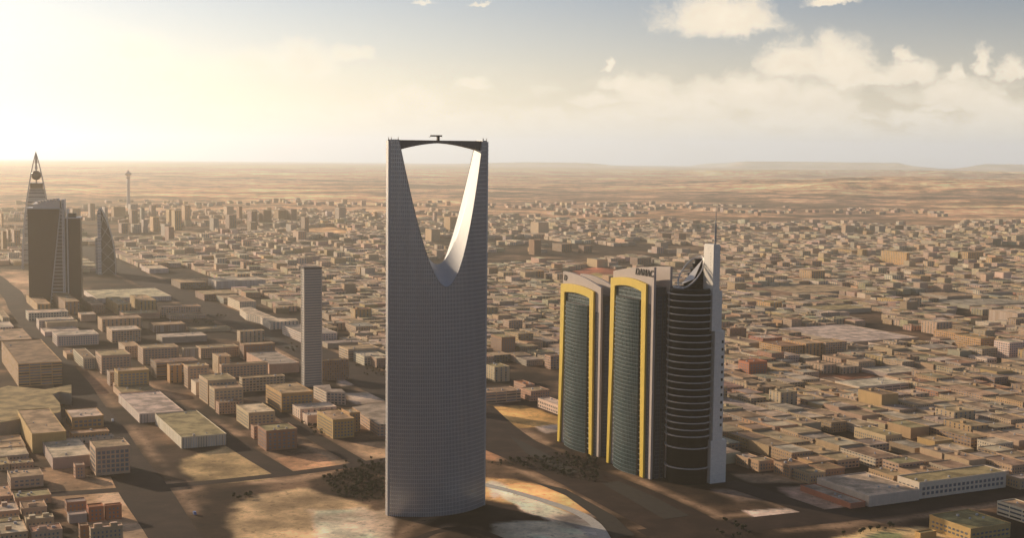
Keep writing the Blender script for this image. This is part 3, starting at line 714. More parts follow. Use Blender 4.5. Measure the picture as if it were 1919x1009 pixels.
B('low_building', 'building', 'small pale cube building left of the ochre row gap', 152, 591, 603.5, 146, 180, 'cream', 'pale', 'plain_wall')
B('low_building', 'building', 'flat beige low building right of small pale cube building', 232, 590, 600, 223, 300, 'pink', 'sandy', 'plain_wall')
B('low_building', 'building', 'boxy tan building with ribbed left face on the boulevard block', 289, 611, 624, 280, 348, 'brown', 'sandy', 'win_rib')
B('low_building', 'building', 'wide pale roofed low hall below the boxy tan building', 304, 634, 644.6, 293, 388, 'grey', 'white', 'plain_wall')
B('low_building', 'building', 'very low sandy strip roof beside the boulevard trees', 320, 594, 600, 311, 387, 'cream', 'sandy', 'win_small')
B('low_building', 'building', 'low tan building with pale left end above the wide pale hall', 360, 619, 624, 352, 432, 'cream', 'sandy', 'plain_wall')
B('low_building', 'building', 'low grey block joined to the pale hall beside the boulevard', 450, 623, 642.5, 444, 495, 'cream', 'sandy', 'win_stripe')
B('low_building', 'building', 'sandy double height building right of the wide pale hall', 376.5, 654.6, 673, 367, 447, 'cream', 'sandy', 'win_small')
B('low_building', 'building', 'wide cream block with a ribbed bright end behind the round cornered block', 344, 655, 683, 341, 372, 'cream', 'pale', 'win_rib')
B(A, 'apartment block', 'brown boxy block near the boulevard and left of slim tower', 457, 648, 675, 449, 515, 'brown', 'sandy', real=R2)
B(A, 'apartment block', 'narrow cream block with lit corner below the wide tan roofs', 409, 670, 703, 398, 433, 'cream', 'sandy', 'win_stripe')
B(A, 'apartment block', 'long cream block with balconies below the narrow cream block', 415, 686, 710, 411, 502, 'cream', 'sandy', real=R2)
B(W_, 'warehouse', 'wide grey roofed market hall left of slim tower', 504.5, 684.6, 702, 462, 561, 'cream', 'grey', 'plain_wall')
B(A, 'apartment block', 'dark brown wide roofed block with striped lit end', 293, 682, 711, 282, 372, 'brown', 'brown', 'win_band')
B(A, 'apartment block', 'round cornered bright block in the row with dark bay fronts', 318, 687, 719, 313, 345, 'ochre', 'sandy', 'win_stripe')
B(A, 'apartment block', 'cream bay fronted block right of the round cornered block', 352, 689, 729, 344, 392, 'cream', 'sandy', real=R2)
B('small_house', 'house', 'small pale greenish shed between bay fronted blocks', 367, 719, 742, 358, 380, 'white', 'pale', 'plain_wall')
B(A, 'apartment block', 'rear one of the lit twin blocks with bright bay windows', 389, 715, 759, 373, 442, 'cream', 'sandy', real=R2, front=4)
B(A, 'apartment block', 'front one of the lit twin blocks with bright bay windows', 402, 731, 769, 392, 456, 'cream', 'sandy', real=R2, front=4)
B('small_house', 'house', 'low pink building at the foot of the lit twin blocks', 410.5, 757, 778, 404, 451, 'pink', 'sandy', 'win_small')
B(A, 'apartment block', 'long low cream block behind the orange roofed corner block', 454, 711, 736, 448, 534, 'cream', 'sandy', 'win_wide')
B(A, 'apartment block', 'cream block with pale roof and lit ladder windows, beside narrow street', 466, 776, 805.7, 443, 515.5, 'cream', 'pale', real=(4.2, 3.2, 2.2, 1.5))
B('low_building', 'building', 'low pink backed building behind the grid lit block', 476, 802, 824, 470, 530, 'pink', 'sandy', 'win_small', front=3)
B(A, 'apartment block', 'brown cube block with a glowing grid of lit windows on its left side', 499, 810, 846.6, 483, 557, 'brown', 'olive', real=(4.6, 3.3, 2.2, 1.8))
B(A, 'apartment block', 'orange roofed corner block with lit bays below the slim tower', 527.5, 739.5, 774, 498, 587, 'ochre', 'sandy', real=R2)
B('low_building', 'building', 'white low building with lit windows behind the tall stepped block', 563, 769, 787, 548, 631, 'white', 'white', 'win_stripe')
B('low_building', 'building', 'white gabled small building between lit white building and stepped block', 576, 781, 798, 567, 604, 'white', 'white', 'plain_wall', front=3)
B(A, 'apartment block', 'tall stepped beige block nearest to the arch tower on its left', 624, 789, 823.6, 594, 664, 'ochre', 'sandy', real=R1, front=3)
B(A, 'apartment block', 'rear wing of the stepped beige block left of the arch tower', 655, 776, 812, 640, 675, 'ochre', 'sandy', 'win_small', front=3)
strip('bent_block', [(587.5, 724), (612, 736), (648, 737), (640, 730), (621, 730), (618, 722)], 14, 'bent block with greenish roof and lit left side below the slim tower', 'apartment block', 'white', 'grey', 'win_wide')
strip('curved_block', [(660, 764), (676, 775), (709, 797), (735, 797), (735, 755), (700, 757)], 12, 'low curved block with orange lit balconies touching the arch tower', 'apartment block', 'cream', 'grey', 'win_wide')
B(A, 'apartment block', 'dark brown block standing directly behind the slim tower', 604, 678, 715, 600, 654, 'brown', 'olive', 'win_small')
B('low_building', 'building', 'cream low hall with bright striped end right of slim tower', 652.6, 656.5, 677, 635, 711, 'cream', 'sandy', 'win_band', front=3)
B('low_building', 'building', 'white low building with a lit window row left of the arch tower', 683, 670, 686, 662, 724, 'white', 'white', 'win_wide', front=3)
B('low_building', 'building', 'pink block with lit end tucked against the arch tower', 705.6, 673.6, 690, 692, 724, 'pink', 'pale', 'win_small', front=3)
B('low_building', 'building', 'grey flat roofed low hall right of slim tower', 614, 645.5, 654, 602, 682, 'grey', 'grey', 'plain_wall')
B('low_building', 'building', 'grey U shaped hall with bright lit end behind the slim tower', 667, 614, 628, 648, 707, 'cream', 'grey', 'win_wide')
B(O, 'office block', 'long white walled hall with window rows behind the slim tower', 570, 628, 645, 529, 632, 'white', 'grey', 'win_wide')
strip('curved_hall', [(449, 578), (462, 588), (488, 594), (507, 605), (560, 602), (556, 598), (520, 597), (485, 583), (470, 576)], 12, 'long curved pale hall lining the boulevard', 'building', 'white', 'pale', 'win_stripe')
B(O, 'office block', 'white walled office with pane grid on the boulevard edge', 449, 567, 583, 426.5, 480, 'white', 'sandy', 'win_small')
B(O, 'office block', 'grey office left of the white walled office on the boulevard edge', 419, 560, 570.5, 405, 455, 'grey', 'sandy', 'win_wide')
B(O, 'office block', 'brown pane fronted office behind the grey office beside the boulevard', 383, 553, 564.6, 366, 447, 'brown', 'sandy', 'win_wide')
B(O, 'office block', 'brown flat office along the boulevard beyond the pane fronted one', 338, 531, 542, 321, 388, 'brown', 'sandy', 'win_wide')
B(W_, 'warehouse', 'very wide pale roofed hall beside the dark office tower', 182, 561, 569, 157, 321, 'white', 'pale', 'win_rib')
B(W_, 'warehouse', 'mint roofed hall at the far end of the boulevard', 280, 505, 513, 265, 316, 'white', 'pale', 'win_rib')
B(W_, 'warehouse', 'long white ribbed hall behind the boulevard offices', 405, 528, 542, 390, 498, 'white', 'white', 'win_rib')
B('low_building', 'building', 'small dark cube building right of the curved hall', 517, 579, 588, 512, 542, 'brown', 'sandy', 'plain_wall')
B('low_building', 'building', 'brown low hall with ribbed roof at the left border above the slab office', -5, 640, 655, -20, 60, 'brown', 'sandy', 'plain_wall')
B('low_building', 'building', 'pale low strip at the left border beside the left road', 0, 615, 622, -8, 26, 'white', 'white', 'win_wide')
B('low_building', 'building', 'sandy roofed strip at the left border next to the left road', 5, 597, 605, -8, 18, 'cream', 'sandy', 'win_small')
B(A, 'apartment block', 'pale round ended block left of the dark office tower', 33, 474, 486, 27, 40, 'white', 'pale', 'win_stripe')
# --- between the arch tower and the twin towers
B(A, 'apartment block', 'dark boxy block standing out behind the arch tower', 940, 634, 668, 920, 966, 'brown', 'olive', real=R1)
B(A, 'apartment block', 'dim striped block with lit edge close to the arch tower', 927, 690, 717, 908, 955, 'cream', 'olive', 'win_stripe')
B(A, 'apartment block', 'pink block with bright window grid left of the first twin tower', 1032, 669, 693, 1021, 1058, 'pink', 'brown', 'win_wide')
B(W_, 'warehouse', 'wide flat hall with banded grey front beside the arch tower', 911, 738, 758, 890, 976, 'cream', 'sandy', 'win_band')
B(A, 'apartment block', 'pinkish low block before the first twin tower', 995, 735, 753, 976, 1030, 'pink', 'sandy', 'win_small')
B(A, 'apartment block', 'red roofed low block beside the pinkish low block', 985, 723, 734, 963, 1002, 'pink', 'terracotta', 'win_small')
B('slotted_hall', 'building', 'long white wall with dark square slots at the foot of the first twin tower', 1062, 768, 784, 1008, 1085, 'white', 'pale', 'win_grid')
# --- right side, blocks that stand out
B(W_, 'warehouse', 'large grey white warehouse at the dark road on the right', 1629, 932.5, 951.6, 1531, 1723, 'white', 'white', 'plain_wall', front=5)
B('annex', 'building', 'low annex with an orange painted edge along the grey white warehouse', 1594, 947, 955, 1500, 1622, 'terracotta', 'grey', 'plain_wall', front=8)
B(O, 'office block', 'long white block with dark square pane grid right of the warehouse', 1723, 907, 936.7, 1682, 1886, 'white', 'olive', real=(5.0, 4.3, 2.9, 2.5), front=8)
B(A, 'apartment block', 'ochre block with yellow roof cut by the bottom right border', 1819, 994, 1020, 1742, 1894, 'ochre', 'olive', real=R2)
B(O, 'office block', 'white block with ribbon windows at the bottom right border', 1928, 960, 984, 1869, 1960, 'white', 'sandy', 'win_band')
B('small_house', 'house', 'small yellow hut at the bottom border beside the lawn', 1725, 1003, 1012, 1721, 1755, 'ochre', 'olive', 'plain_wall')
B(A, 'apartment block', 'near cream block with arched windows left of the grey white warehouse', 1516, 890, 908, 1481, 1547, 'cream', 'sandy', real=R3)
B(A, 'apartment block', 'taller pink block behind the near cream arched block', 1481, 876, 898, 1450, 1515, 'pink', 'brown', real=R3)
B(A, 'apartment block', 'ochre block with small windows near the stone pier base', 1423, 867, 885.6, 1403, 1451, 'cream', 'sandy', real=R3)
B(A, 'apartment block', 'cream house directly beside the stone pier base', 1402, 862, 879, 1379, 1425, 'cream', 'pale', real=R3)
B(A, 'apartment block', 'brown house above near cream arched block', 1547, 883, 899, 1513, 1583, 'brown', 'brown', 'win_small')
B(A, 'apartment block', 'wide pink block behind the grey white warehouse', 1675, 895, 904, 1628, 1701, 'pink', 'sandy', 'win_small')
B(A, 'apartment block', 'pinkish block with teal back wall at the right border', 1912, 900, 919, 1885, 1945, 'pink', 'grey', real=R3)
B(W_, 'warehouse', 'striped warehouse with bands on its front amid the right district', 1611, 727, 739, 1565, 1704, 'white', 'white', 'win_band')
B(W_, 'warehouse', 'pale walled hall beside brown vacant field in the right district', 1663, 702, 708.5, 1615, 1735, 'grey', 'white', 'plain_wall')
B(A, 'apartment block', 'large cream block with square windows at mid right', 1660, 819, 838, 1601, 1690, 'cream', 'olive', real=R3)
B(A, 'apartment block', 'smooth ochre walled block at mid right', 1752, 830, 843, 1719, 1787, 'ochre', 'sandy', 'plain_wall')
B(A, 'apartment block', 'red roofed orange block right of the stone pier', 1404, 681, 709, 1384, 1438, 'terracotta', 'terracotta', real=R2)
B(A, 'apartment block', 'pink lit block leftmost of four bright blocks right of pier', 1430, 636, 656, 1403, 1466, 'terracotta', 'pale', 'win_wide')
B(A, 'apartment block', 'yellowish lit block largest of four bright blocks right of pier', 1464, 651, 672.5, 1423, 1506, 'ochre', 'brown', 'win_wide')
B(A, 'apartment block', 'yellowish blue windowed block third of four bright blocks right of pier', 1510, 646, 670, 1473, 1547, 'ochre', 'sandy', 'win_stripe')
B(A, 'apartment block', 'pinkish dark fronted block rightmost of four bright blocks right of pier', 1548, 644, 669, 1519, 1587, 'pink', 'sandy', 'win_wide')
B(W_, 'warehouse', 'vast pale flat roof behind the four bright blocks', 1588, 643, 650, 1455, 1722, 'grey', 'white', 'plain_wall', lmax=260)
B(A, 'apartment block', 'leftmost of the lit tall blocks near right border', 1790, 626, 648, 1750, 1817, 'ochre', 'sandy', 'win_wide')
B(A, 'apartment block', 'middle one of the lit tall blocks near right border', 1838, 636, 663, 1790, 1865, 'ochre', 'olive', 'win_wide')
B(A, 'apartment block', 'white rightmost of the lit tall blocks near right border', 1892, 644, 675, 1863, 1925, 'white', 'pale', 'win_wide')
B(O, 'office block', 'blue grey pane fronted low office before the lit tall blocks', 1742, 655, 665, 1708, 1794, 'white', 'grey', 'win_grid')
B(O, 'office block', 'white framed grid fronted office below the lit tall blocks', 1850, 674, 687, 1815, 1868, 'white', 'pale', 'win_grid')
B(A, 'apartment block', 'plain cream boxy block left of lit tall blocks', 1756, 606, 628, 1727, 1785, 'cream', 'pale', 'win_stripe')
B(O, 'office block', 'striped long flat office at mid right', 1582, 622, 626.5, 1544, 1625, 'ochre', 'olive', 'win_band')
B(O, 'office block', 'blue grey grid fronted office, upper left of pair at mid right', 1520, 584, 597, 1489, 1531, 'grey', 'pale', 'win_grid')
B(O, 'office block', 'blue grey grid fronted office, right one of pair at mid right', 1539, 588, 600, 1519, 1574, 'grey', 'pale', 'win_grid')
B(A, 'apartment block', 'yellow ochre block right of the upper pier', 1444, 569, 584, 1418, 1466, 'ochre', 'olive', 'win_stripe')
B(A, 'apartment block', 'dark boxy block hugging the right side of the pier', 1368, 618, 642, 1362, 1399, 'brown', 'brown', 'win_small')
B(A, 'apartment block', 'ochre block left one of pair at far mid right', 1681, 564.5, 577.5, 1644, 1694, 'ochre', 'sandy', 'win_stripe')
B(A, 'apartment block', 'cream dark fronted block right one of pair at far mid right', 1704, 560, 580, 1693, 1727, 'cream', 'sandy', 'win_stripe')
B(A, 'apartment block', 'large dark sided housing slab on the far right plain', 1699, 475, 497, 1651, 1705, 'ochre', 'sandy', 'win_stripe')
B(A, 'apartment block', 'long ochre slab with pale posts on the far right plain', 1596, 471, 481, 1558, 1606, 'ochre', 'sandy', 'win_stripe')
B(A, 'apartment block', 'brown slab right of the long ochre slab on the far plain', 1616, 469, 484.5, 1607, 1624, 'ochre', 'sandy', 'win_stripe')
B(A, 'apartment block', 'pale wide block above the ochre cube on the far right plain', 1712, 507, 521, 1688, 1732, 'cream', 'sandy', 'win_stripe')
B(A, 'apartment block', 'ochre cube block with dark side on the far right plain', 1725, 519, 535, 1705, 1744, 'ochre', 'olive', 'win_wide')
B(A, 'apartment block', 'big dark sided block right of the mast top', 1521, 509, 529, 1498, 1546, 'ochre', 'sandy', 'win_stripe')
B(A, 'apartment block', 'low ribbed block with blue side right of the pier head', 1450, 519, 530, 1427, 1476, 'cream', 'sandy', 'win_stripe')
B(A, 'apartment block', 'wide pale wall with slits at right border mid distance', 1907, 589, 609, 1853, 1935, 'cream', 'white', 'win_rib')
B('low_building', 'building', 'pink low house row left of the slit wall', 1799, 603, 611, 1771, 1817, 'pink', 'sandy', 'win_small')
B('low_building', 'building', 'white house cluster below the slit wall', 1853, 607, 616, 1828, 1876, 'white', 'pale', 'win_small')
for n, (xc, yt, yb, xl, xr, lab) in enumerate([
        (1489, 551, 554, 1415, 1628, 'very wide flat tan roof, left one of the far halls'), (1603, 565, 569, 1509, 1639, 'wide flat tan roof, second of the far halls from the pier'),
        (1775, 557, 561, 1723, 1840, 'wide flat tan roof, third of the far halls'), (1840, 551, 559, 1835, 1898, 'wide grey hall with long dark front far right'),
        (1817, 574, 580, 1750, 1935, 'widest grey hall before the right border'), (1545, 583, 590, 1500, 1632, 'olive tan flat hall in front of the far halls'), (1450, 556, 561, 1360, 1510, 'brown flat hall right behind the pier head')]):
    B(W_, 'warehouse', lab, xc, yt, yb, xl, xr, 'grey', ['sandy', 'sandy', 'sandy', 'grey', 'grey', 'olive', 'brown'][n], 'plain_wall', group='wide flat halls in the far right district', lmax=300)
# --- far tower blocks against the haze: screen extents, front corner two fifths along
FAR = [(391, 410, 409, 432), (419, 438, 387, 408), (418, 443, 403, 428), (443, 454, 387, 413), (463, 482, 396, 421), (463, 482, 417, 436), (485, 509, 394, 422), (512, 537, 394, 415), (537, 556, 392, 416), (536, 556, 421, 437), (564, 579, 407, 434), (549, 574, 434, 455), (628, 648, 389, 415), (698, 707, 397, 414), (311, 323, 393, 422), (321, 340, 395, 431), (301, 320, 421, 443), (309, 326, 426, 455), (340, 357, 385, 411), (279, 299, 407, 434), (278, 292, 385, 409), (262, 271, 390, 417), (265, 277, 412, 436), (160, 178, 382, 412), (190, 202, 388, 417), (203, 235, 388, 409), (236, 258, 383, 407), (241, 258, 394, 418), (222, 240, 419, 437), (239, 264, 421, 437), (0, 6, 400, 430), (7, 34, 422, 431), (0, 12, 434, 472), (11, 20, 431, 462), (20, 38, 432, 467), (127, 151, 391, 420),
       (991, 1028, 417, 441), (1072, 1096, 420, 432), (1120, 1136, 421, 432), (1182, 1199, 421, 432), (1227, 1244, 430, 440), (1292, 1311, 414, 424), (1298, 1314, 430, 442), (1264, 1286, 438, 454), (991, 1014, 450, 478), (1083, 1104, 430, 441), (1035, 1072, 458, 472), (1181, 1221, 484, 498), (1100, 1139, 487, 502), (1228, 1252, 455, 468), (1268, 1294, 467, 481), (986, 1020, 509, 528), (1035, 1060, 514, 533), (1122, 1157, 434, 441), (1232, 1258, 438, 450), (1314, 1336, 427, 433), (797, 825, 430, 452), (811, 819, 398, 418), (830, 858, 407, 430), (810, 832, 470, 485), (1084, 1110, 461, 474),
       (1468, 1499, 426, 439), (1537, 1561, 430, 442), (1577, 1601, 423, 436), (1617, 1637, 433, 443), (1670, 1694, 423, 434), (1735, 1770, 425, 434), (1871, 1895, 425, 436), (1728, 1752, 446, 457), (1846, 1876, 448, 460), (1895, 1919, 442, 457), (1693, 1722, 435, 444), (1640, 1660, 424, 437), (1800, 1843, 473, 492), (1848, 1880, 484, 503), (1594, 1608, 454, 469), (1513, 1536, 466, 481), (1436, 1460, 476, 490), (1434, 1462, 489, 502), (1506, 1540, 490, 505), (1770, 1795, 485, 503), (1815, 1836, 494, 513)]
items = []
for (x0, x1, yt, yb) in FAR:
    zone = 'left of the arch tower' if x0 < 720 else 'seen through the arch' if x0 < 900 else 'between arch tower and mast' if x0 < 1340 else 'right of the mast'
    items.append((zone, x0, x1, yt, yb))
ORD = ['first', 'second', 'third', 'fourth', 'fifth', 'sixth', 'seventh', 'eighth', 'ninth', 'tenth', 'eleventh', 'twelfth', 'thirteenth', 'fourteenth', 'fifteenth', 'sixteenth', 'seventeenth', 'eighteenth', 'nineteenth', 'twentieth']
ORD += ['twenty-' + o for o in ORD[:9]] + ['thirtieth'] + ['thirty-' + o for o in ORD[:9]] + ['fortieth']
for zone in sorted({i[0] for i in items}):
    for kind in ('tall', 'squat'):
        L = sorted([i for i in items if i[0] == zone and (('tall' if (i[4] - i[3]) > (i[2] - i[1]) * 1.0 else 'squat') == kind)], key=lambda i: i[1] + i[2])
        for k, (_, x0, x1, yt, yb) in enumerate(L):
            lab = f'{kind} distant hazy block {zone}, {ORD[k]} from the left' if len(L) > 1 else f'only {kind} distant hazy block {zone}'
            w = random.choice(['brown', 'cream', 'ochre', 'grey', 'brown']); s = x0 + (x1 - x0) * random.uniform(.3, .5)
            B('distant_block', 'tower block', lab, s, yt + .6, yb, x0, x1, w, random.choice(['sandy', 'grey', 'brown']), random.choice(['win_stripe', 'win_stripe', 'win_small', 'plain_wall']), group='distant tower blocks in the haze', lmax=60)

# ------------------------------------------------------------------ roads, lots: things laid on the ground (photo pixels of ground points)
ROADS = [  # centre line, width in metres
    ([(-40, 500), (18, 545), (60, 610), (130, 715), (225, 850), (330, 1012), (420, 1150)], 40),
    ([(150, 462), (215, 500), (300, 537), (405, 583), (500, 625), (590, 665), (700, 715), (820, 772), (960, 838), (1090, 893), (1240, 962), (1420, 1060)], 62),
    ([(60, 930), (250, 921), (380, 908), (520, 893), (640, 878), (760, 858), (930, 826)], 15),
    ([(205, 700), (320, 757), (420, 822), (540, 893)], 20),
    ([(250, 640), (380, 700), (470, 738), (590, 822), (680, 872)], 17),
    ([(1210, 1005), (1380, 985), (1540, 972), (1700, 952), (1850, 930), (1990, 905)], 34),
    ([(775, 1015), (790, 995), (830, 975), (880, 972), (920, 988), (945, 1015)], 8),
    ([(905, 762), (940, 800), (1000, 838), (1110, 905)], 22),
    ([(1360, 905), (1450, 925), (1560, 972)], 24),
]
LOTS = [  # outline, albedo, blur in metres, strength
    ([(95, 905), (270, 898), (318, 945), (345, 1012), (240, 1012), (110, 962)], (.42, .31, .20), 9, .95),
    ([(190, 925), (290, 920), (300, 940), (200, 950)], (.58, .47, .35), 8, .8),
    ([(225, 985), (330, 985), (350, 1020), (235, 1020)], (.60, .50, .38), 7, .8),
    ([(345, 862), (440, 834), (500, 858), (516, 898), (400, 912), (352, 885)], (.36, .30, .17), 8, .95),
    ([(505, 858), (600, 850), (655, 880), (560, 890)], (.40, .26, .16), 6, .9),
    ([(430, 945), (560, 912), (700, 945), (730, 1020), (455, 1020)], (.46, .38, .24), 9, .95),
    ([(570, 955), (690, 950), (732, 985), (728, 1020), (600, 1015)], (.66, .60, .50), 8, .9),
    ([(700, 960), (735, 950), (740, 1012), (700, 1012)], (.60, .53, .42), 6, .8),
    ([(908, 764), (984, 760), (1050, 785), (1050, 799), (972, 804), (908, 782)], (.50, .35, .14), 4, .95),
    ([(1000, 800), (1050, 796), (1058, 808), (1020, 815)], (.55, .50, .45), 3, .8),
    ([(905, 835), (950, 850), (930, 868), (900, 860)], (.34, .20, .12), 4, .8),
    ([(890, 895), (960, 900), (1060, 920), (1118, 960), (1105, 985), (1000, 955), (900, 935)], (.66, .45, .22), 6, .95),  # pale lots from here on brightened in colour against the arch tower's shadow
    ([(905, 905), (930, 903), (1010, 940), (1120, 985), (1110, 1000), (980, 960)], (.75, .68, .58), 5, .95),
    ([(930, 985), (1010, 978), (1130, 985), (1130, 1020), (925, 1020)], (.66, .68, .56), 6, .95),
    ([(1040, 970), (1110, 965), (1128, 1000), (1120, 1015)], (.20, .24, .30), 4, .7),
    ([(905, 905), (925, 900), (945, 925), (925, 935)], (.62, .60, .55), 4, .9),
    ([(1392, 958), (1490, 952), (1560, 975), (1450, 990)], (.66, .60, .55), 4, .95),
    ([(1460, 915), (1520, 912), (1600, 948), (1560, 962), (1480, 940)], (.46, .36, .30), 6, .85),
    ([(1380, 890), (1460, 888), (1500, 905), (1410, 905)], (.40, .33, .24), 5, .85),
    ([(1340, 920), (1420, 918), (1470, 935), (1380, 945)], (.30, .25, .21), 6, .7),
    ([(1560, 1012), (1620, 992), (1720, 988), (1800, 1000), (1820, 1030), (1560, 1030)], (.50, .42, .24), 5, .95),
    ([(1600, 1012), (1650, 998), (1700, 998), (1690, 1015)], (.16, .24, .12), 4, .8),
    ([(560, 902), (640, 880), (722, 866), (722, 938), (680, 945), (600, 928)], (.026, .018, .012), 6, .92),  # dark scrub soil of both groves, with tree shade put into its colour
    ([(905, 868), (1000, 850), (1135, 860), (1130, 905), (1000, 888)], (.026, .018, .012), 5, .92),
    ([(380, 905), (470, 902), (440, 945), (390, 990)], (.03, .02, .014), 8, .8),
    ([(622, 706), (700, 703), (712, 716), (640, 724)], (.50, .45, .40), 4, .7),
    ([(650, 738), (735, 735), (735, 752), (660, 760)], (.52, .48, .42), 5, .75),
    ([(650, 830), (735, 828), (735, 862), (690, 858)], (.42, .32, .21), 6, .8),
    ([(0, 505), (60, 508), (80, 560), (0, 580)], (.40, .31, .22), 14, .7),
    ([(150, 700), (210, 712), (205, 745), (165, 740)], (.26, .17, .11), 8, .7),
    ([(70, 880), (150, 878), (150, 905), (80, 905)], (.36, .27, .18), 7, .7),
    ([(1520, 700), (1630, 700), (1640, 716), (1550, 718)], (.22, .12, .075), 4, .9),
    ([(1045, 512), (1120, 500), (1160, 508), (1160, 528), (1080, 535)], (.34, .14, .09), 12, .9),
    ([(1060, 520), (1120, 512), (1140, 522), (1085, 530)], (.28, .26, .11), 8, .9),
    ([(560, 428), (620, 424), (660, 434), (640, 442), (575, 440)], (.52, .36, .20), 25, .9),
    ([(275, 442), (350, 430), (390, 438), (330, 446)], (.46, .36, .24), 25, .7),
    ([(1640, 494), (1740, 490), (1760, 500), (1660, 503)], (.52, .36, .2), 15, .9),
]
def vnoise(x, y, seed=0):
    xi, yi = np.floor(x).astype(np.int64), np.floor(y).astype(np.int64); fx, fy = x - xi, y - yi
    fx, fy = fx * fx * (3 - 2 * fx), fy * fy * (3 - 2 * fy)
    def h(a, b):
        n = (a * 374761393 + b * 668265263 + seed * 982451653) & 0x7fffffff; n = ((n ^ (n >> 13)) * 1274126177) & 0x7fffffff
        return ((n ^ (n >> 16)) & 0xffff) / 65535.0
    return (h(xi, yi) * (1 - fx) + h(xi + 1, yi) * fx) * (1 - fy) + (h(xi, yi + 1) * (1 - fx) + h(xi + 1, yi + 1) * fx) * fy
def fbm(x, y, o=4, seed=0):
    s, a, t = 0, 1, 0
    for i in range(o): s = s + a * vnoise(x * 2 ** i, y * 2 ** i, seed + i); t += a; a *= .5
    return s / t
def sdf(X, Y, poly):
    d = np.full(X.shape, 1e18); s = np.zeros(X.shape, bool)
    n = len(poly)
    for i in range(n):
        ax, ay = poly[i]; bx, by = poly[(i + 1) % n]; ex, ey = bx - ax, by - ay; wx, wy = X - ax, Y - ay
        t = np.clip((wx * ex + wy * ey) / (ex * ex + ey * ey), 0, 1); d = np.minimum(d, (wx - ex * t) ** 2 + (wy - ey * t) ** 2)
        c = (ay > Y) != (by > Y); xx = ex * (Y - ay) / (ey if ey else 1e-9) + ax; s ^= c & (X < xx)
    d = np.sqrt(d); return np.where(s, -d, d)
def linedist(X, Y, pts):
    d = np.full(np.shape(X), 1e18)
    for (ax, ay), (bx, by) in zip(pts, pts[1:]):
        ex, ey = bx - ax, by - ay; wx, wy = X - ax, Y - ay
        t = np.clip((wx * ex + wy * ey) / (ex * ex + ey * ey), 0, 1); d = np.minimum(d, (wx - ex * t) ** 2 + (wy - ey * t) ** 2)
    return np.sqrt(d)
ROADW = [([tuple(hit(*p)[:2]) for p in pts], w) for pts, w in ROADS]
LOTW = [([tuple(hit(*p)[:2]) for p in poly], c, b, s) for poly, c, b, s in LOTS]

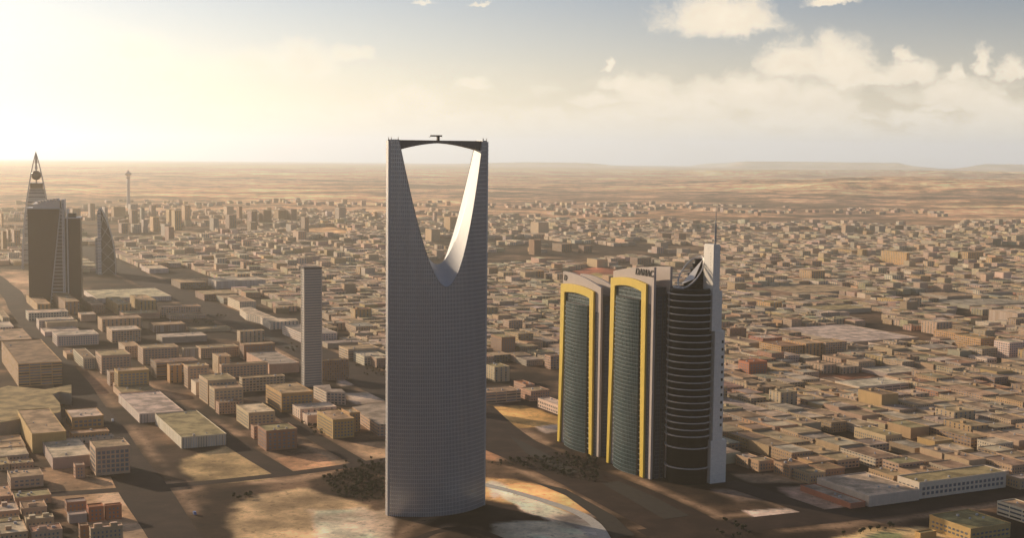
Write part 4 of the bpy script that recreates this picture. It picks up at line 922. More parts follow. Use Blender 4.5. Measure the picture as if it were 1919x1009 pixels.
def ground_sheet():
    rr = [0.5, 250, 600, 850]; r = 930.
    while r < 63000:
        rr.append(r); r += 5 if r < 1700 else 9 if r < 2700 else max(14, r * .0075)
    rr = np.array(rr)
    az = np.concatenate([np.radians(np.linspace(-180, -27, 26))[:-1], np.radians(np.linspace(-27, 27, 440)), np.radians(np.linspace(27, 180, 26))[1:-1]])
    R, Az = np.meshgrid(rr, az, indexing='ij'); X, Y = R * np.sin(Az), R * np.cos(Az)
    # relief: flat city, then dunes and low ridges, then mesas at the horizon
    azd = np.degrees(Az)
    hill = np.clip((R - 7200) / 4000, 0, 1) * np.clip(1 - (R - 22000) / 12000, .25, 1)
    n = fbm(X / 2600 + 5, Y / 2600, 5, 3); ridge = 1 - np.abs(2 * n - 1)
    side = np.clip((azd - 4) / 10, 0, 1)
    Z = hill * (25 + 150 * side) * (np.clip(ridge - .45, 0, 1) ** 1.3) * 1.3
    Z += hill * 14 * (fbm(X / 500, Y / 500, 4, 9) - .5)
    mesa = np.clip((R - 36000) / 3000, 0, 1) * np.clip((56000 - R) / 4000, 0, 1)
    pl = fbm(X / 9000 + 3, Y / 15000, 3, 21)
    Z += mesa * 190 * np.clip((pl - .50) / .05, 0, 1) * np.clip((azd + 4) / 8, 0, 1)
    Z -= R ** 2 / (2 * REARTH) * np.clip((R - 2500) / 3000, 0, 1)
    # albedo
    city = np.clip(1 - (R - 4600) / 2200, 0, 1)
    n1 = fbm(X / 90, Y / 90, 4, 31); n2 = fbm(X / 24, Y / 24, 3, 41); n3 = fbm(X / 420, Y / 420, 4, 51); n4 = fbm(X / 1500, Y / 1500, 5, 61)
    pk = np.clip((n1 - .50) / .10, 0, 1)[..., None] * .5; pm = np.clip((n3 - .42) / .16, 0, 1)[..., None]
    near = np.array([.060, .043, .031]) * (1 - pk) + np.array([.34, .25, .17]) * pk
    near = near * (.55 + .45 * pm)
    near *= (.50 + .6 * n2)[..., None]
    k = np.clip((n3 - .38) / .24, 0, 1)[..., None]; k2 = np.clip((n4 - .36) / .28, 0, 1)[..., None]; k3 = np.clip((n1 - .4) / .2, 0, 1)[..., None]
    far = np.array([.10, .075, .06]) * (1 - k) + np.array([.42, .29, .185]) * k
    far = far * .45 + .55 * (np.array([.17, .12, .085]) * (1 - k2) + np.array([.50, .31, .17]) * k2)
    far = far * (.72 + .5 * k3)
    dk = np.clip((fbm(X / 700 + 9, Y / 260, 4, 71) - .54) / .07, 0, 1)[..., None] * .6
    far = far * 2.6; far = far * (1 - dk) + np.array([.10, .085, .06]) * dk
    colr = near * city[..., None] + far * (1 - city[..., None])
    for pts, w in ROADW:                       # dusty verges beside the roads
        dl = linedist(X[:400], Y[:400], pts); vg = np.clip(1 - np.abs(dl - w / 2 - 8) / 9, 0, 1) * np.clip((n1[:400] - .40) / .12, 0, 1) * (R[:400] < 3500)
        vg = (vg * .8)[..., None]; colr[:400] = colr[:400] * (1 - vg) + np.array([.44, .34, .24]) * (.6 + .7 * n2[:400])[..., None] * vg
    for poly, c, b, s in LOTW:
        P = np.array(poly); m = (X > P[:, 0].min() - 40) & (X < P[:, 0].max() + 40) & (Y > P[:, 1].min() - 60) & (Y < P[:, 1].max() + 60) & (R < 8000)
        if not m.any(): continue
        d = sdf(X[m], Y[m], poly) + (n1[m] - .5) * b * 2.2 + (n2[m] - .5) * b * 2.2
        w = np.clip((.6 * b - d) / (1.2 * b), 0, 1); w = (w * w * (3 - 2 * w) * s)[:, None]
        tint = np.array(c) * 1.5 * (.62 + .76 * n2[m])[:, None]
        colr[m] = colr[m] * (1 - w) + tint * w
    nr, na = R.shape
    i, j = np.meshgrid(np.arange(nr - 1), np.arange(na), indexing='ij'); j2 = (j + 1) % na
    q = np.stack([i * na + j, (i + 1) * na + j, (i + 1) * na + j2, i * na + j2], -1).reshape(-1, 4)
    q = q[:, ::-1]
    co = np.stack([X, Y, Z], -1).reshape(-1, 3).astype(np.float32)
    me = bpy.data.meshes.new('ground'); me.vertices.add(len(co)); me.vertices.foreach_set('co', co.ravel())
    me.loops.add(q.size); me.loops.foreach_set('vertex_index', q.ravel().astype(np.int32)); me.polygons.add(len(q))
    me.polygons.foreach_set('loop_start', (np.arange(len(q)) * 4).astype(np.int32)); me.update(calc_edges=True)
    me.polygons.foreach_set('use_smooth', np.ones(len(q), bool))
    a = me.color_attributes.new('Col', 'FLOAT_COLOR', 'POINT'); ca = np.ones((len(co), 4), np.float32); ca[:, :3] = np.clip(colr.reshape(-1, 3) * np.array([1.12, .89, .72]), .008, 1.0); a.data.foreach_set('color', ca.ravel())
    m, t, b = new_mat('ground_soil'); p = pos(t)
    f = t.m('MULTIPLY', t.m('MULTIPLY_ADD', t.ramp(t.noise(p, .018, 7, .65), .30, .70), .75, .62), t.m('MULTIPLY_ADD', t.noise(p, .25, 5, .65), .8, .6))
    f = t.m('MULTIPLY', f, t.m('MULTIPLY_ADD', t.ramp(t.noise(p, .0021, 6, .62), .36, .64), .55, .70))
    f = t.m('MULTIPLY', f, t.m('MULTIPLY_ADD', t.ramp(t.noise(p, .0085, 5, .7), .38, .62), .62, .66))
    f = t.m('MULTIPLY', f, t.m('MULTIPLY_ADD', t.ramp(t.noise(p, .11, 4, .7), .56, .66), -.42, 1.0))
    sc = t.node('ShaderNodeVectorMath', operation='SCALE'); t.put(sc.inputs[0], col(t)); t.put(sc.inputs['Scale'], f)
    t.put(b.inputs['Base Color'], sc.outputs[0]); b.inputs['Roughness'].default_value = .95; b.inputs['Specular IOR Level'].default_value = .1
    me.materials.append(m); o = link('ground', me); o['kind'] = 'structure'
ground_sheet()

def road_mat():
    m, t, b = new_mat('worn_asphalt'); p = pos(t)
    n1 = t.noise(p, .035, 5, .6); n2 = t.noise(p, .4, 4)
    c = t.mix(t.ramp(n1, .38, .72), (.028, .015, .010, 1), (.056, .031, .020, 1))
    sc = t.node('ShaderNodeVectorMath', operation='SCALE'); t.put(sc.inputs[0], c); t.put(sc.inputs['Scale'], t.m('MULTIPLY_ADD', n2, .5, .75))
    t.put(b.inputs['Base Color'], sc.outputs[0]); b.inputs['Roughness'].default_value = .9; b.inputs['Specular IOR Level'].default_value = .15
    return m
M['asphalt'] = road_mat(); M['kerb'] = mat_plain('kerb_stone', (.16, .125, .10), .85, 0, .3)
for k, (pts, w) in enumerate(ROADW):
    P = [np.array(p) for p in pts]
    # resample so that the strip bends smoothly
    Q = [P[0]]
    for a, b2 in zip(P, P[1:]):
        n = max(1, int(np.linalg.norm(b2 - a) / 30)); Q += [a + (b2 - a) * i / n for i in range(1, n + 1)]
    for _ in range(6): Q = [Q[0]] + [(Q[i - 1] + 2 * Q[i] + Q[i + 1]) / 4 for i in range(1, len(Q) - 1)] + [Q[-1]]
    z = .06 + .012 * k; b = MB(); kb = MB(); ed = []
    for i, q in enumerate(Q):
        d = Q[min(i + 1, len(Q) - 1)] - Q[max(i - 1, 0)]; d /= np.linalg.norm(d); nrm = np.array([-d[1], d[0]])
        hw = w / 2 * (1 + .06 * math.sin(i * .7 + k)); ed.append((q, nrm, hw))
    for (q0, n0, h0), (q1, n1, h1) in zip(ed, ed[1:]):
        b.poly([(*(q0 - n0 * h0), z), (*(q1 - n1 * h1), z), (*(q1 + n1 * h1), z), (*(q0 + n0 * h0), z)])
        if False:                                             # raised median kerb
            m0, m1 = n0 * 1.6, n1 * 1.6
            kb.poly([(*(q0 - m0), z + .14), (*(q1 - m1), z + .14), (*(q1 + m1), z + .14), (*(q0 + m0), z + .14)])
            for s in (-1, 1): 
                pp = [(*(q0 + s * m0), z - .02), (*(q1 + s * m1), z - .02), (*(q1 + s * m1), z + .14), (*(q0 + s * m0), z + .14)]; kb.poly(pp if s < 0 else pp[::-1])
    ro = b.build('road', M['asphalt']); ro['kind'] = 'structure'

    for p in ro.data.polygons:
        pass
    if kb.v: kb.build('road_median', M['kerb'], ro)

M['verge'] = mat_plain('dry_verge', (.030, .022, .015), .95, 0, .5, .15, streak=False)
for poly in ([(1128, 908), (1160, 903), (1225, 932), (1292, 968), (1245, 975), (1185, 940)], [(955, 818), (1005, 842), (1085, 886), (1068, 892), (985, 850)], [(430, 598), (452, 604), (560, 654), (548, 658)], [(1000, 905), (1060, 918), (1150, 968), (1190, 1005), (1150, 1010), (1118, 972), (1060, 930)]):
    b = MB(); P = [hit(*p) for p in poly]; b.poly([(p[0], p[1], .26) for p in P][::-1]); b.build('verge', M['verge'])['kind'] = 'structure'
M['paving'] = mat_plain('pale_paving', (.52, .46, .38), .85, 0, .35, .3, streak=False)
for pts, w in (([(902, 908), (960, 922), (1030, 943), (1085, 962), (1120, 985), (1138, 1018)], 9),):
    P = [hit(*p)[:2] for p in pts]; Q = [P[0]]
    for a, b2 in zip(P, P[1:]): Q += [a + (b2 - a) * i / 5 for i in range(1, 6)]
    for _ in range(5): Q = [Q[0]] + [(Q[i - 1] + 2 * Q[i] + Q[i + 1]) / 4 for i in range(1, len(Q) - 1)] + [Q[-1]]
    b = MB()
    for i in range(len(Q) - 1):
        f = lambda k: (lambda d: np.array([-d[1], d[0]]) / np.linalg.norm(d))(Q[min(k + 1, len(Q) - 1)] - Q[max(k - 1, 0)]) * w / 2
        n0, n1 = f(i), f(i + 1); b.poly([(*(Q[i] - n0), .2), (*(Q[i + 1] - n1), .2), (*(Q[i + 1] + n1), .2), (*(Q[i] + n0), .2)])
    b.build('path', M['paving'])['kind'] = 'structure'

# ------------------------------------------------------------------ the mass of low houses on the street grid
KEEP_OUT = [[(-400, 545), (340, 500), (520, 585), (730, 690), (905, 760), (1060, 800), (1250, 900), (1370, 890), (1450, 915), (1540, 975), (2100, 890), (2300, 1200), (-600, 1200)]]
KEEP_OUT = [[tuple(hit(*p)[:2]) for p in poly] for poly in KEEP_OUT]
KOUT2 = [[tuple(p) for p in poly] for poly, c, b, s in LOTW]
TOWERS_PX = [(723, 915, 250, 970), (1048, 1260, 500, 895), (1245, 1365, 450, 910)]
cand = []
us = np.arange(-6200, 400, 1.0); 
def road_clear(x, y, m):
    for pts, w in ROADW:
        if linedist(np.array([x]), np.array([y]), pts)[0] < w / 2 + m: return False
    return True
vv = -5200.
row = 0
while vv < 6400:
    depth = random.uniform(21, 31)
    uu = -7800. + random.uniform(0, 20); cross = random.uniform(80, 130); run = 0
    while uu < 900:
        lx = random.uniform(21, 40) if math.hypot(*(U[:2] * uu + V[:2] * vv)) < 2100 else random.uniform(15, 30); 
        if random.random() < .06: lx *= random.uniform(1.5, 2.4)
        c = U[:2] * (uu + lx / 2) + V[:2] * (vv + depth / 2); x, y = c
        rdist = math.hypot(x, y)
        if y > 900 and abs(x) < .40 * y + 40 and 1100 < rdist < 7600:
            cand.append((uu, vv, lx, depth, x, y))
        uu += lx + random.uniform(.3, 1.6); run += lx
        if run > cross: uu += random.uniform(6, 10); run = 0; cross = random.uniform(80, 130)
    vv += depth + (1.2 if row % 2 == 0 else random.uniform(6, 10)); row += 1
cx_ = np.array([c[4] for c in cand]); cy_ = np.array([c[5] for c in cand])
ok = np.ones(len(cand), bool)
for pts, w in ROADW[:2]: ok &= linedist(cx_, cy_, pts) > w / 2 + 16
for poly in KEEP_OUT: ok &= sdf(cx_, cy_, poly) > 6
for poly in KOUT2: ok &= sdf(cx_, cy_, poly) > 10
for (fx, fy, ax, ay) in FOOT:
    dx, dy = cx_ - fx, cy_ - fy
    ok &= ~((np.abs(dx * U[0] + dy * U[1]) < ax + 8) & (np.abs(dx * V[0] + dy * V[1]) < ay + 8))
dens = fbm(cx_ / 420 + 2, cy_ / 420, 3, 81)
rr_ = np.hypot(cx_, cy_)
ok &= (dens > .30 + .26 * np.clip((rr_ - 3600) / 2400, 0, 1))
ok &= RNG.random(len(cand)) > .06 + .25 * np.clip((rr_ - 3800) / 1400, 0, 1) + .60 * np.clip((rr_ - 4600) / 2400, 0, 1)
dist_tint = fbm(cx_ / 160, cy_ / 160, 2, 91)
houses = []
rn, wn = list(ROOF), list(WALL)
for i in np.nonzero(ok)[0]:
    u0, v0, lx, ly, x, y = cand[i]; r = rr_[i]
    h = max(6.5, random.gauss(9.6, 1.5))
    if random.random() < .045 + .05 * (r > 2800): h = random.uniform(14, 24)
    setb = random.uniform(0, 2.2)
    rf = random.choices(['sandy', 'grey', 'terracotta', 'pale', 'brown', 'olive', 'white'], [34, 16, 3, 16, 20, 9, 3])[0]
    wl = random.choices(['cream', 'pink', 'grey', 'ochre', 'white', 'brown', 'terracotta'], [34, 22, 8, 14, 8, 12, 2])[0]
    px, py = proj((x, y, h))
    area = (lx * .44 + ly) * (h / r) / r + lx * ly * 290 / r ** 3
    if not (-15 < px < 1935 and py < 1030): area = 0
    if any(a < px < b and c < py < d for a, b, c, d in TOWERS_PX): area = 0
    if random.random() < .0: pass
    houses.append((area, u0, v0 + setb, lx, ly - setb, h, rf, wl, px, py, r, random.random()))
houses.sort(key=lambda q: -q[0])
def tone(c, k=.45):      # the district reads as one dusty tan
    m = (.385, .295, .19); return tuple(a * (1 - k) + b * k for a, b in zip(c, m))
STY = ['win_small', 'win_wide', 'win_small', 'plain_wall', 'win_stripe']
def where(px, py):
    row = 'front rows' if py > 800 else 'middle rows' if py > 700 else 'upper rows' if py > 620 else 'far rows'
    if px < 560: return 'left of the slim tower', row
    if px < 735: return 'between slim tower and arch tower', row
    if px < 1060: return 'between arch tower and twin towers', row
    if px < 1262: return 'behind the twin towers', row
    if px < 1500: return 'just right of the stone pier', row
    if px < 1690: return 'above the grey white warehouse', row
    if px < 1800: return 'above the white pane grid block', row
    return 'near the right border', row
ind = houses[:300]
byk = {}
for hh in ind: byk.setdefault((hh[6], hh[7], *where(hh[8], hh[9])), []).append(hh)
def house(hh, lab):
    area, u0, v0, lx, ly, h, rf, wl, px, py, r, rnd = hh
    org = U * u0 + V * v0
    root = thing('low_house', lab, 'house', org, GA, 'low flat roofed houses of the dense district')
    wc, rc = jit(tone(WALL[wl], .35)), jit(tone(ROOF[rf], .35))
    b = MB(); b.box(0, lx, 0, ly, -.3, h, wc, top=False); b.build('wall', M[STY[int(rnd * 5)]], root)
    b = MB(); t = .3; b.box(-.1, lx + .1, -.1, ly + .1, h, h + .75, wc, top=False, mi=1)
    o_ = [(-.1, -.1), (lx + .1, -.1), (lx + .1, ly + .1), (-.1, ly + .1)]; i_ = [(t, t), (lx - t, t), (lx - t, ly - t), (t, ly - t)]
    for k in range(4):
        k2 = (k + 1) % 4; b.poly([(*o_[k], h + .75), (*o_[k2], h + .75), (*i_[k2], h + .75), (*i_[k], h + .75)], wc, mi=1); b.wall(*i_[k2], *i_[k], h + .2, h + .75, wc, mi=1)
    b.poly([(*p, h + .2) for p in i_], rc); ro = b.build('roof', [M['roof'], M['plain_wall']], root)
    if rnd > .72:
        s, q = 2.6 + rnd * 2, 3 + rnd; x0, y0 = lx * (.15 + .5 * ((rnd * 7) % 1)), ly * (.12 + .5 * ((rnd * 13) % 1))
        b = MB(); b.box(x0, min(lx - .6, x0 + s), y0, min(ly - .6, y0 + q), h + .21, h + 2.7, wc, top_c=rc); b.build('stair_hut', M['plain_wall'], ro)
    if (rnd * 31) % 1 > .5:
        x0, y0 = lx * (.2 + .6 * ((rnd * 17) % 1)), ly * (.2 + .6 * ((rnd * 23) % 1)); b = MB(); b.lathe([(.75, h + .21), (.75, h + 1.8), (.3, h + 2.0)], 8, x0, y0, c=(.6, .57, .53)); b.build('water_tank', M['plain_wall'], ro)
for (rf, wl, zone, rowname), L in byk.items():
    L.sort(key=lambda q: q[8])
    for k, hh in enumerate(L):
        rn_ = {'terracotta': 'red', 'white': 'whitish'}.get(rf, rf); wn_ = {'terracotta': 'reddish'}.get(wl, wl)
        lab = f'{rn_} roofed {wn_} house {zone}, {rowname}'
        if len(L) > 1: lab += f', {ORD[k]} from the left'
        house(hh, lab)
mass = MB()
for hh in houses[300:]:
    area, u0, v0, lx, ly, h, rf, wl, px, py, r, rnd = hh
    if area == 0 and not (-300 < px < 2220): continue
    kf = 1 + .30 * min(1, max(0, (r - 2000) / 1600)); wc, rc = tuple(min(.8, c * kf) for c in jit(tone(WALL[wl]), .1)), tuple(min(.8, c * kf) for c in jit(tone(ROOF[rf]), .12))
    o = U * u0 + V * v0; P = [o, o + U * lx, o + U * lx + V * ly, o + V * ly]
    z0 = -5.
    for a, b2, L in ((P[0], P[1], lx), (P[1], P[2], ly), (P[2], P[3], lx), (P[3], P[0], ly)):
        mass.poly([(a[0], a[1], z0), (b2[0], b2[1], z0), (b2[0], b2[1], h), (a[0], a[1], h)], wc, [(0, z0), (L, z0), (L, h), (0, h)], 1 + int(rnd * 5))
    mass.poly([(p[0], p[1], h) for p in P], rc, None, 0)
    if r < 2400 and rnd > .8:
        x0, y0 = lx * (.15 + .5 * ((rnd * 7) % 1)), ly * (.12 + .5 * ((rnd * 13) % 1)); q = o + U * x0 + V * y0
        Q = [q, q + U * 3.5, q + U * 3.5 + V * 4, q + V * 4]
        for a, b2 in zip(Q, Q[1:] + Q[:1]): mass.poly([(a[0], a[1], h), (b2[0], b2[1], h), (b2[0], b2[1], h + 2.6), (a[0], a[1], h + 2.6)], wc, None, 4)
        mass.poly([(p[0], p[1], h + 2.6) for p in Q], rc, None, 0)
mo = mass.build('housing_mass', [M['roof']] + [M[s] for s in STY]); tag(mo, 'thousands of low sandy flat roofed houses filling the plain to the desert edge', 'houses', kind='stuff')
print('HOUSES', len(houses), 'objects', len(bpy.data.objects))

# ------------------------------------------------------------------ trees
def tree_mesh(seed):
    rg = random.Random(seed); t = MB(); hgt = rg.uniform(3.6, 5.6)
    t.bar((0, 0, 0), (.1, 0, hgt * .45), .22, 6, .13); 
    for k in range(3):
        a = rg.uniform(0, 6.28); t.bar((.1, 0, hgt * .42), (.1 + 1.1 * math.cos(a), 1.1 * math.sin(a), hgt * .68), .11, 5, .04)
    c = MB(); lobes = [(rg.uniform(-1.1, 1.1), rg.uniform(-1.1, 1.1), hgt * rg.uniform(.5, .85), rg.uniform(.8, 1.5)) for _ in range(5)]
    for _ in range(110):
        lx, ly, lz, lr = rg.choice(lobes); d = np.array([rg.gauss(0, 1), rg.gauss(0, 1), rg.gauss(0, .8)]); d /= np.linalg.norm(d)
        p = np.array([lx, ly, lz]) + d * lr * rg.uniform(.6, 1.05); s = rg.uniform(.28, .6)
        e = np.array([rg.gauss(0, 1), rg.gauss(0, 1), rg.gauss(0, 1)]); e = np.cross(d, e); e /= np.linalg.norm(e) + 1e-9; g = np.cross(d, e) * .8 + d * rg.uniform(-.4, .4)
        c.poly([p - e * s - g * s * .6, p + e * s - g * s * .6, p + e * s * .7 + g * s, p - e * s * .7 + g * s])
    return t.mesh('trunk', [M['bark']]), c.mesh('crown', [M['leaf']])
TM = [tree_mesh(s) for s in range(6)]
GROVES = [
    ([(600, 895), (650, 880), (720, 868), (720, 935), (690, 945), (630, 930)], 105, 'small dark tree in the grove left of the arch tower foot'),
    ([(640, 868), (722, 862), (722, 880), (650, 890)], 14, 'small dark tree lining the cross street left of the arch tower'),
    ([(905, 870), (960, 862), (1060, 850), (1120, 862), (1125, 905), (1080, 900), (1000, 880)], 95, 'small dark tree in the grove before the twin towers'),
    ([(430, 930), (475, 925), (470, 938), (430, 940)], 10, 'small bush like tree at the edge of the cream lot'),
    ([(555, 785), (640, 805), (640, 822), (590, 815)], 16, 'small tree in the street beside the tall stepped block'),
    ([(650, 685), (720, 688), (720, 712), (665, 700)], 16, 'tiny tree on the boulevard verge right of the slim tower'),
    ([(330, 598), (400, 590), (470, 605), (400, 615)], 26, 'tiny tree in the planted strip beside the boulevard'),
    ([(540, 640), (556, 650), (556, 662), (530, 655)], 8, 'tiny tree at the left foot of the slim tower'),
    ([(1340, 972), (1380, 975), (1420, 1012), (1340, 1012)], 12, 'dark tree below the stone pier at the bottom border'),
    ([(1560, 1008), (1640, 990), (1690, 988), (1600, 1006)], 12, 'dark bush ringing the round lawn at the bottom border'),
    ([(1362, 690), (1390, 700), (1480, 714), (1400, 720)], 14, 'dark tree around the red roofed orange block'),
]
n = 0
for poly, cnt, lab in GROVES:
    xs, ys = [p[0] for p in poly], [p[1] for p in poly]; k = 0; tries = 0
    while k < cnt and tries < 4000:
        tries += 1; x, y = random.uniform(min(xs), max(xs)), random.uniform(min(ys), max(ys))
        if not inside(x, y, poly): continue
        g = hit(x, y)
        if taken(g[0], g[1], -4, -4): continue
        o = thing('small_tree', lab, 'tree', g, random.uniform(0, 6.28), lab.replace('small ', '').replace('tiny ', '').replace('dark tree', 'dark trees').replace('tree ', 'trees '))
        s = random.uniform(.5, .95); o.scale = (s * 1.15, s * 1.15, s)
        a, b2 = TM[n % 6]; link('trunk', a, o); link('crown', b2, o); n += 1; k += 1
# dense brush under the groves
def brush():
    b = MB(); rg = random.Random(5)
    for poly, cnt, lab in (GROVES[0], GROVES[2]):
        xs, ys = [p[0] for p in poly], [p[1] for p in poly]
        for _ in range(900):
            x, y = rg.uniform(min(xs), max(xs)), rg.uniform(min(ys), max(ys))
            if not inside(x, y, poly) or rg.random() < .35: continue
            g = hit(x, y)
            for _ in range(4):
                p = g + np.array([rg.gauss(0, 1.2), rg.gauss(0, 1.2), rg.uniform(.2, 1.1)]); e = np.array([rg.gauss(0, .6), rg.gauss(0, .6), rg.gauss(0, .3)]); f = np.array([rg.gauss(0, .4), rg.gauss(0, .4), .5])
                b.poly([p - e, p + e, p + f])
    tag(b.build('undergrowth', M['leaf']), 'low dark scrub under the groves at the tower feet', 'scrub', kind='stuff')
brush()
# ------------------------------------------------------------------ three pale sheds far out on the plain, two vans
for k, (x, y) in enumerate([(1796, 339), (1808, 338), (1821, 338)]):
    g = hit(x, y); ds = g[1]; z = -ds ** 2 / (2 * REARTH)
    r = thing('plain_shed', f'tiny white arched shed far out on the plain, {ORD[k]} of three', 'shed', (g[0], g[1], z - 10), .3)
    b = MB(); b.plate_xz([(-45, 0), (45, 0)] + [(45 * math.cos(math.pi * i / 8), 20 + 45 * .7 * math.sin(math.pi * i / 8)) for i in range(9)], -60, 60); b.build('shell', M['white_metal'], r)
    b = MB(); b.box(-14, 14, -61.5, -60.2, 0, 24); b.build('gate', M['concrete_dark'], r)
def van(x, y, rgb, lab, rz):
    r = thing('parked_van', lab, 'van', hit(x, y) + np.array([0, 0, .2]), rz)
    b = MB(); b.plate_xz([(-2.6, .45), (2.6, .45), (2.6, 1.2), (1.7, 1.4), (1.1, 2.3), (-2.6, 2.35)], -1, 1); b.build('body', mat_plain('van_paint', rgb, .35, 0, .05, streak=False), r)
    b = MB(); b.plate_xz([(1.15, 1.45), (1.62, 1.45), (1.1, 2.15), (.4, 2.15), (.4, 1.45)], -1.02, 1.02); b.build('window', M['pane'], r)
    for sx in (-1.7, 1.7):
        for sy in (-1, 1): q = MB(); q.bar((sx, sy * .85, .4), (sx, sy * 1.08, .4), .4, 12); q.build('wheel', M['letter'], r)
van(211, 791, (.7, .68, .65), 'white van parked at the edge of the left road', GA)
van(365, 966, (.12, .16, .3), 'dark blue van on the left road near the bottom', GA)

# ------------------------------------------------------------------ sun, sky with clouds, haze, camera
sd = np.array([-math.sin(SUN_AZ) * math.cos(SUN_EL), math.cos(SUN_AZ) * math.cos(SUN_EL), math.sin(SUN_EL)])
sun = bpy.data.lights.new('sun', 'SUN'); sun.energy = SUN_E; sun.angle = math.radians(.5); sun.color = (1.0, .78, .54)
so = link('sun', sun); so.location = (0, 0, 800)
from mathutils import Vector
so.rotation_euler = Vector(tuple(-sd)).to_track_quat('-Z', 'Y').to_euler()
wd = bpy.data.worlds.new('World'); SC.world = wd; wd.use_nodes = True; t = NT(wd.node_tree)
bg = t.n['Background']; wd.cycles.sampling_method = 'MANUAL'; wd.cycles.sample_map_resolution = 256
sky = t.node('ShaderNodeTexSky'); sky.sky_type = 'NISHITA'; sky.sun_disc = False; sky.sun_elevation = SUN_EL; sky.sun_rotation = -SUN_AZ
sky.air_density = 1.0; sky.dust_density = DUST; sky.ozone_density = 1.0; sky.altitude = 600
gen = t.node('ShaderNodeTexCoord').outputs['Generated']
dx, dy, dz = t.sep(gen)
iy = t.m('MAXIMUM', dy, .05)
cc = t.node('ShaderNodeCombineXYZ'); t.put(cc.inputs[0], t.m('DIVIDE', dx, iy)); t.put(cc.inputs[1], t.m('DIVIDE', dz, iy)); cv = cc.outputs[0]
CL = [(1346, 47, 125, 66), (1138, 127, 14, 25), (1488, 128, 75, 60), (1568, 126, 66, 74), (1598, 150, 60, 50), (1655, 156, 62, 26), (1706, 142, 62, 42), (1692, 106, 30, 24), (1785, 142, 22, 38), (1840, 127, 27, 46), (1895, 140, 36, 34), (1790, 184, 78, 50), (1850, 196, 70, 44), (1890, 222, 80, 36), (1400, 172, 60, 46), (1335, 182, 80, 44), (1440, 188, 100, 56), (1540, 202, 92, 58), (1500, 226, 130, 40), (1220, 182, 85, 42), (1110, 192, 55, 18), (1160, 165, 42, 22), (1270, 212, 120, 46), (1150, 240, 120, 44), (1015, 236, 60, 36), (1060, 270, 90, 40), (1350, 260, 150, 50), (1560, 250, 100, 34), (1710, 226, 60, 24), (1760, 206, 42, 13), (1750, 246, 60, 30), (1860, 252, 80, 42), (1860, 292, 130, 60), (1700, 288, 130, 44), (1500, 292, 160, 44),
      (562, 125, 82, 72), (652, 104, 58, 30), (470, 128, 130, 42), (250, 96, 90, 46), (310, 152, 72, 42), (884, 160, 42, 27), (765, 202, 92, 52), (720, 222, 120, 42), (620, 212, 62, 22), (860, 242, 120, 42), (400, 232, 200, 42), (560, 282, 200, 42), (885, 292, 150, 42), (795, 6, 30, 10), (905, 6, 26, 8), (1553, 8, 50, 20)]
wn1 = t.node('ShaderNodeTexNoise'); t.put(wn1.inputs['Vector'], cv); wn1.inputs['Scale'].default_value = 36; wn1.inputs['Detail'].default_value = 6; wn1.inputs['Roughness'].default_value = .68
cv0 = cv; cv = t.vm('ADD', cv, t.vm('MULTIPLY', t.vm('SUBTRACT', wn1.outputs[1], (.5, .5, .5)), (.040, .026, 0)))
nz = t.noise(t.vm('MULTIPLY', cv, (48, 66, 1)), 1.0, 6, .62); nz2 = t.noise(t.vm('MULTIPLY', cv, (190, 220, 1)), 1.0, 3, .6)
acc = None; hacc = None
for (px, py, rx, rz) in CL:
    if px > 1000 and rx > 30: rx, rz = rx * 1.12, rz * 1.15
    d = ray(px, py); X, Z = d[0] / d[1], d[2] / d[1]; sx, sz = F / rx, F / rz
    q = t.vm('MULTIPLY_ADD', cv, (sx, sz, 1), (-X * sx, -Z * sz, 0))
    q2 = t.vm('MAXIMUM', q, t.vm('MULTIPLY', q, (1, -2.6, 1)))
    L = t.vm('LENGTH', q2)
    if acc is None: acc = L
    else: n_ = t.node('ShaderNodeMath', operation='SMOOTH_MIN'); t.put(n_.inputs[0], acc); t.put(n_.inputs[1], L); n_.inputs[2].default_value = .22; acc = n_.outputs[0]
dd = t.m('ADD', acc, t.m('MULTIPLY', t.m('SUBTRACT', nz, .5), .7)); dd = t.m('ADD', dd, t.m('MULTIPLY', t.m('SUBTRACT', nz2, .5), .34))
den = t.ramp(dd, 1.02, .34)
# a thin broken layer low over the horizon
low = t.noise(t.vm('MULTIPLY', cv, (16, 60, 1)), 1.0, 5, .6)
elv = t.m('DIVIDE', dz, iy)
band = t.m('MULTIPLY', t.ramp(low, .46, .66), t.m('MULTIPLY', t.ramp(elv, .075, .02), .7))
den = t.m('MAXIMUM', den, band)
sunv = t.vm('DOT_PRODUCT', gen, tuple(sd)); tow = t.ramp(sunv, .45, .90)
shade = t.m('MULTIPLY', t.m('MULTIPLY_ADD', t.ramp(dd, 1.0, .1), -.14, 1.04), t.m('MULTIPLY_ADD', nz, .35, .82))
ccol = t.mix(tow, (*CLOUD_A, 1), (*CLOUD_B, 1))
sc = t.node('ShaderNodeVectorMath', operation='SCALE'); t.put(sc.inputs[0], ccol); t.put(sc.inputs['Scale'], t.m('MULTIPLY', shade, 1.0 / SKY_S))
glow = t.m('POWER', t.m('MAXIMUM', sunv, 0.0), 3.6)      # dust aureole round the sun
skyc = t.mix(1.0, sky.outputs[0], t.mix(t.ramp(elv, .0, .085), (*SKY_LOW, 1), (*SKY_TINT, 1)), 'MULTIPLY')
hz_c = t.mix(tow, tuple(c / SKY_S for c in (.92, .77, .57)) + (1,), tuple(c / SKY_S for c in (1.2, 1.04, .76)) + (1,))      # dusty band over the horizon
hz_f = t.m('MULTIPLY', t.m('POWER', t.m('SUBTRACT', 1.0, t.m('DIVIDE', t.m('MAXIMUM', elv, 0.0), .15), clamp=True), 1.35), .92)
skyc = t.mix(hz_f, skyc, hz_c)
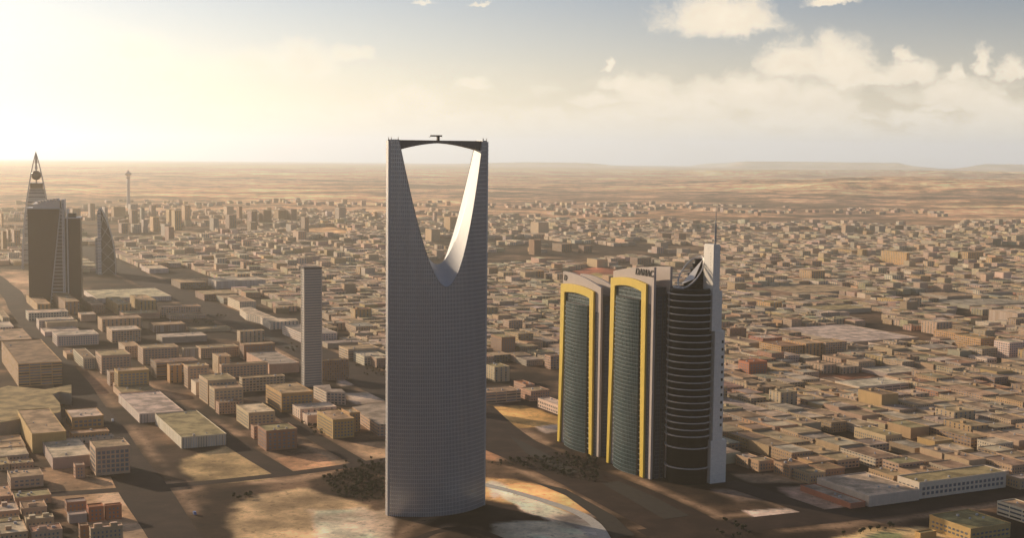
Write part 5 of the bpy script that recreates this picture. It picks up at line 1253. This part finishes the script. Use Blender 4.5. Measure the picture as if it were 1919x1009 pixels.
gl = t.node('ShaderNodeVectorMath', operation='SCALE'); gl.inputs[0].default_value = tuple(c * .66 / SKY_S for c in (1.0, .91, .74)); t.put(gl.inputs['Scale'], glow)
skyc = t.vm('ADD', skyc, gl.outputs[0])
t.put(bg.inputs['Color'], t.mix(t.m('MULTIPLY', den, t.m('MULTIPLY_ADD', tow, -.75, .95)), skyc, sc.outputs[0])); bg.inputs['Strength'].default_value = SKY_S

b = MB(); b.box(-70000, 70000, -70000, 70000, -900, HAZE_TOP, bottom=True)
hm = bpy.data.materials.new('haze_air'); hm.use_nodes = True; ht = NT(hm.node_tree); ht.n.remove(ht.n['Principled BSDF'])
vs = ht.node('ShaderNodeVolumeScatter'); vs.inputs['Color'].default_value = (*HAZE_C, 1); vs.inputs['Density'].default_value = HAZE_D; vs.inputs['Anisotropy'].default_value = HAZE_G
em = ht.node('ShaderNodeEmission'); em.inputs['Color'].default_value = (*HAZE_EC, 1); em.inputs['Strength'].default_value = HAZE_D * HAZE_E   # added glow in place of light scattered more than once in the dust
ad = ht.node('ShaderNodeAddShader'); ht.l.new(vs.outputs[0], ad.inputs[0]); ht.l.new(em.outputs[0], ad.inputs[1])
ht.l.new(ad.outputs[0], ht.n['Material Output'].inputs['Volume'])
hz = b.build('haze', hm); hz['kind'] = 'structure'

cam = bpy.data.cameras.new('camera'); co_ = link('camera', cam); cam.sensor_fit = 'HORIZONTAL'; cam.sensor_width = 36; cam.lens = 36 * F / 1919
cam.clip_start = 1; cam.clip_end = 200000
from mathutils import Matrix
mt = Matrix((tuple(RT), tuple(UP), tuple(-FW))).transposed().to_4x4(); mt.translation = tuple(C0); co_.matrix_world = mt
SC.camera = co_
SC.view_settings.view_transform = 'Standard'; SC.view_settings.look = 'None'; SC.view_settings.exposure = 0; SC.view_settings.gamma = 1
cy = SC.cycles; cy.use_denoising = True; cy.max_bounces = 5; cy.diffuse_bounces = 2; cy.glossy_bounces = 3; cy.volume_bounces = 0; cy.transmission_bounces = 2; cy.caustics_reflective = False; cy.caustics_refractive = False
cy.use_adaptive_sampling = True
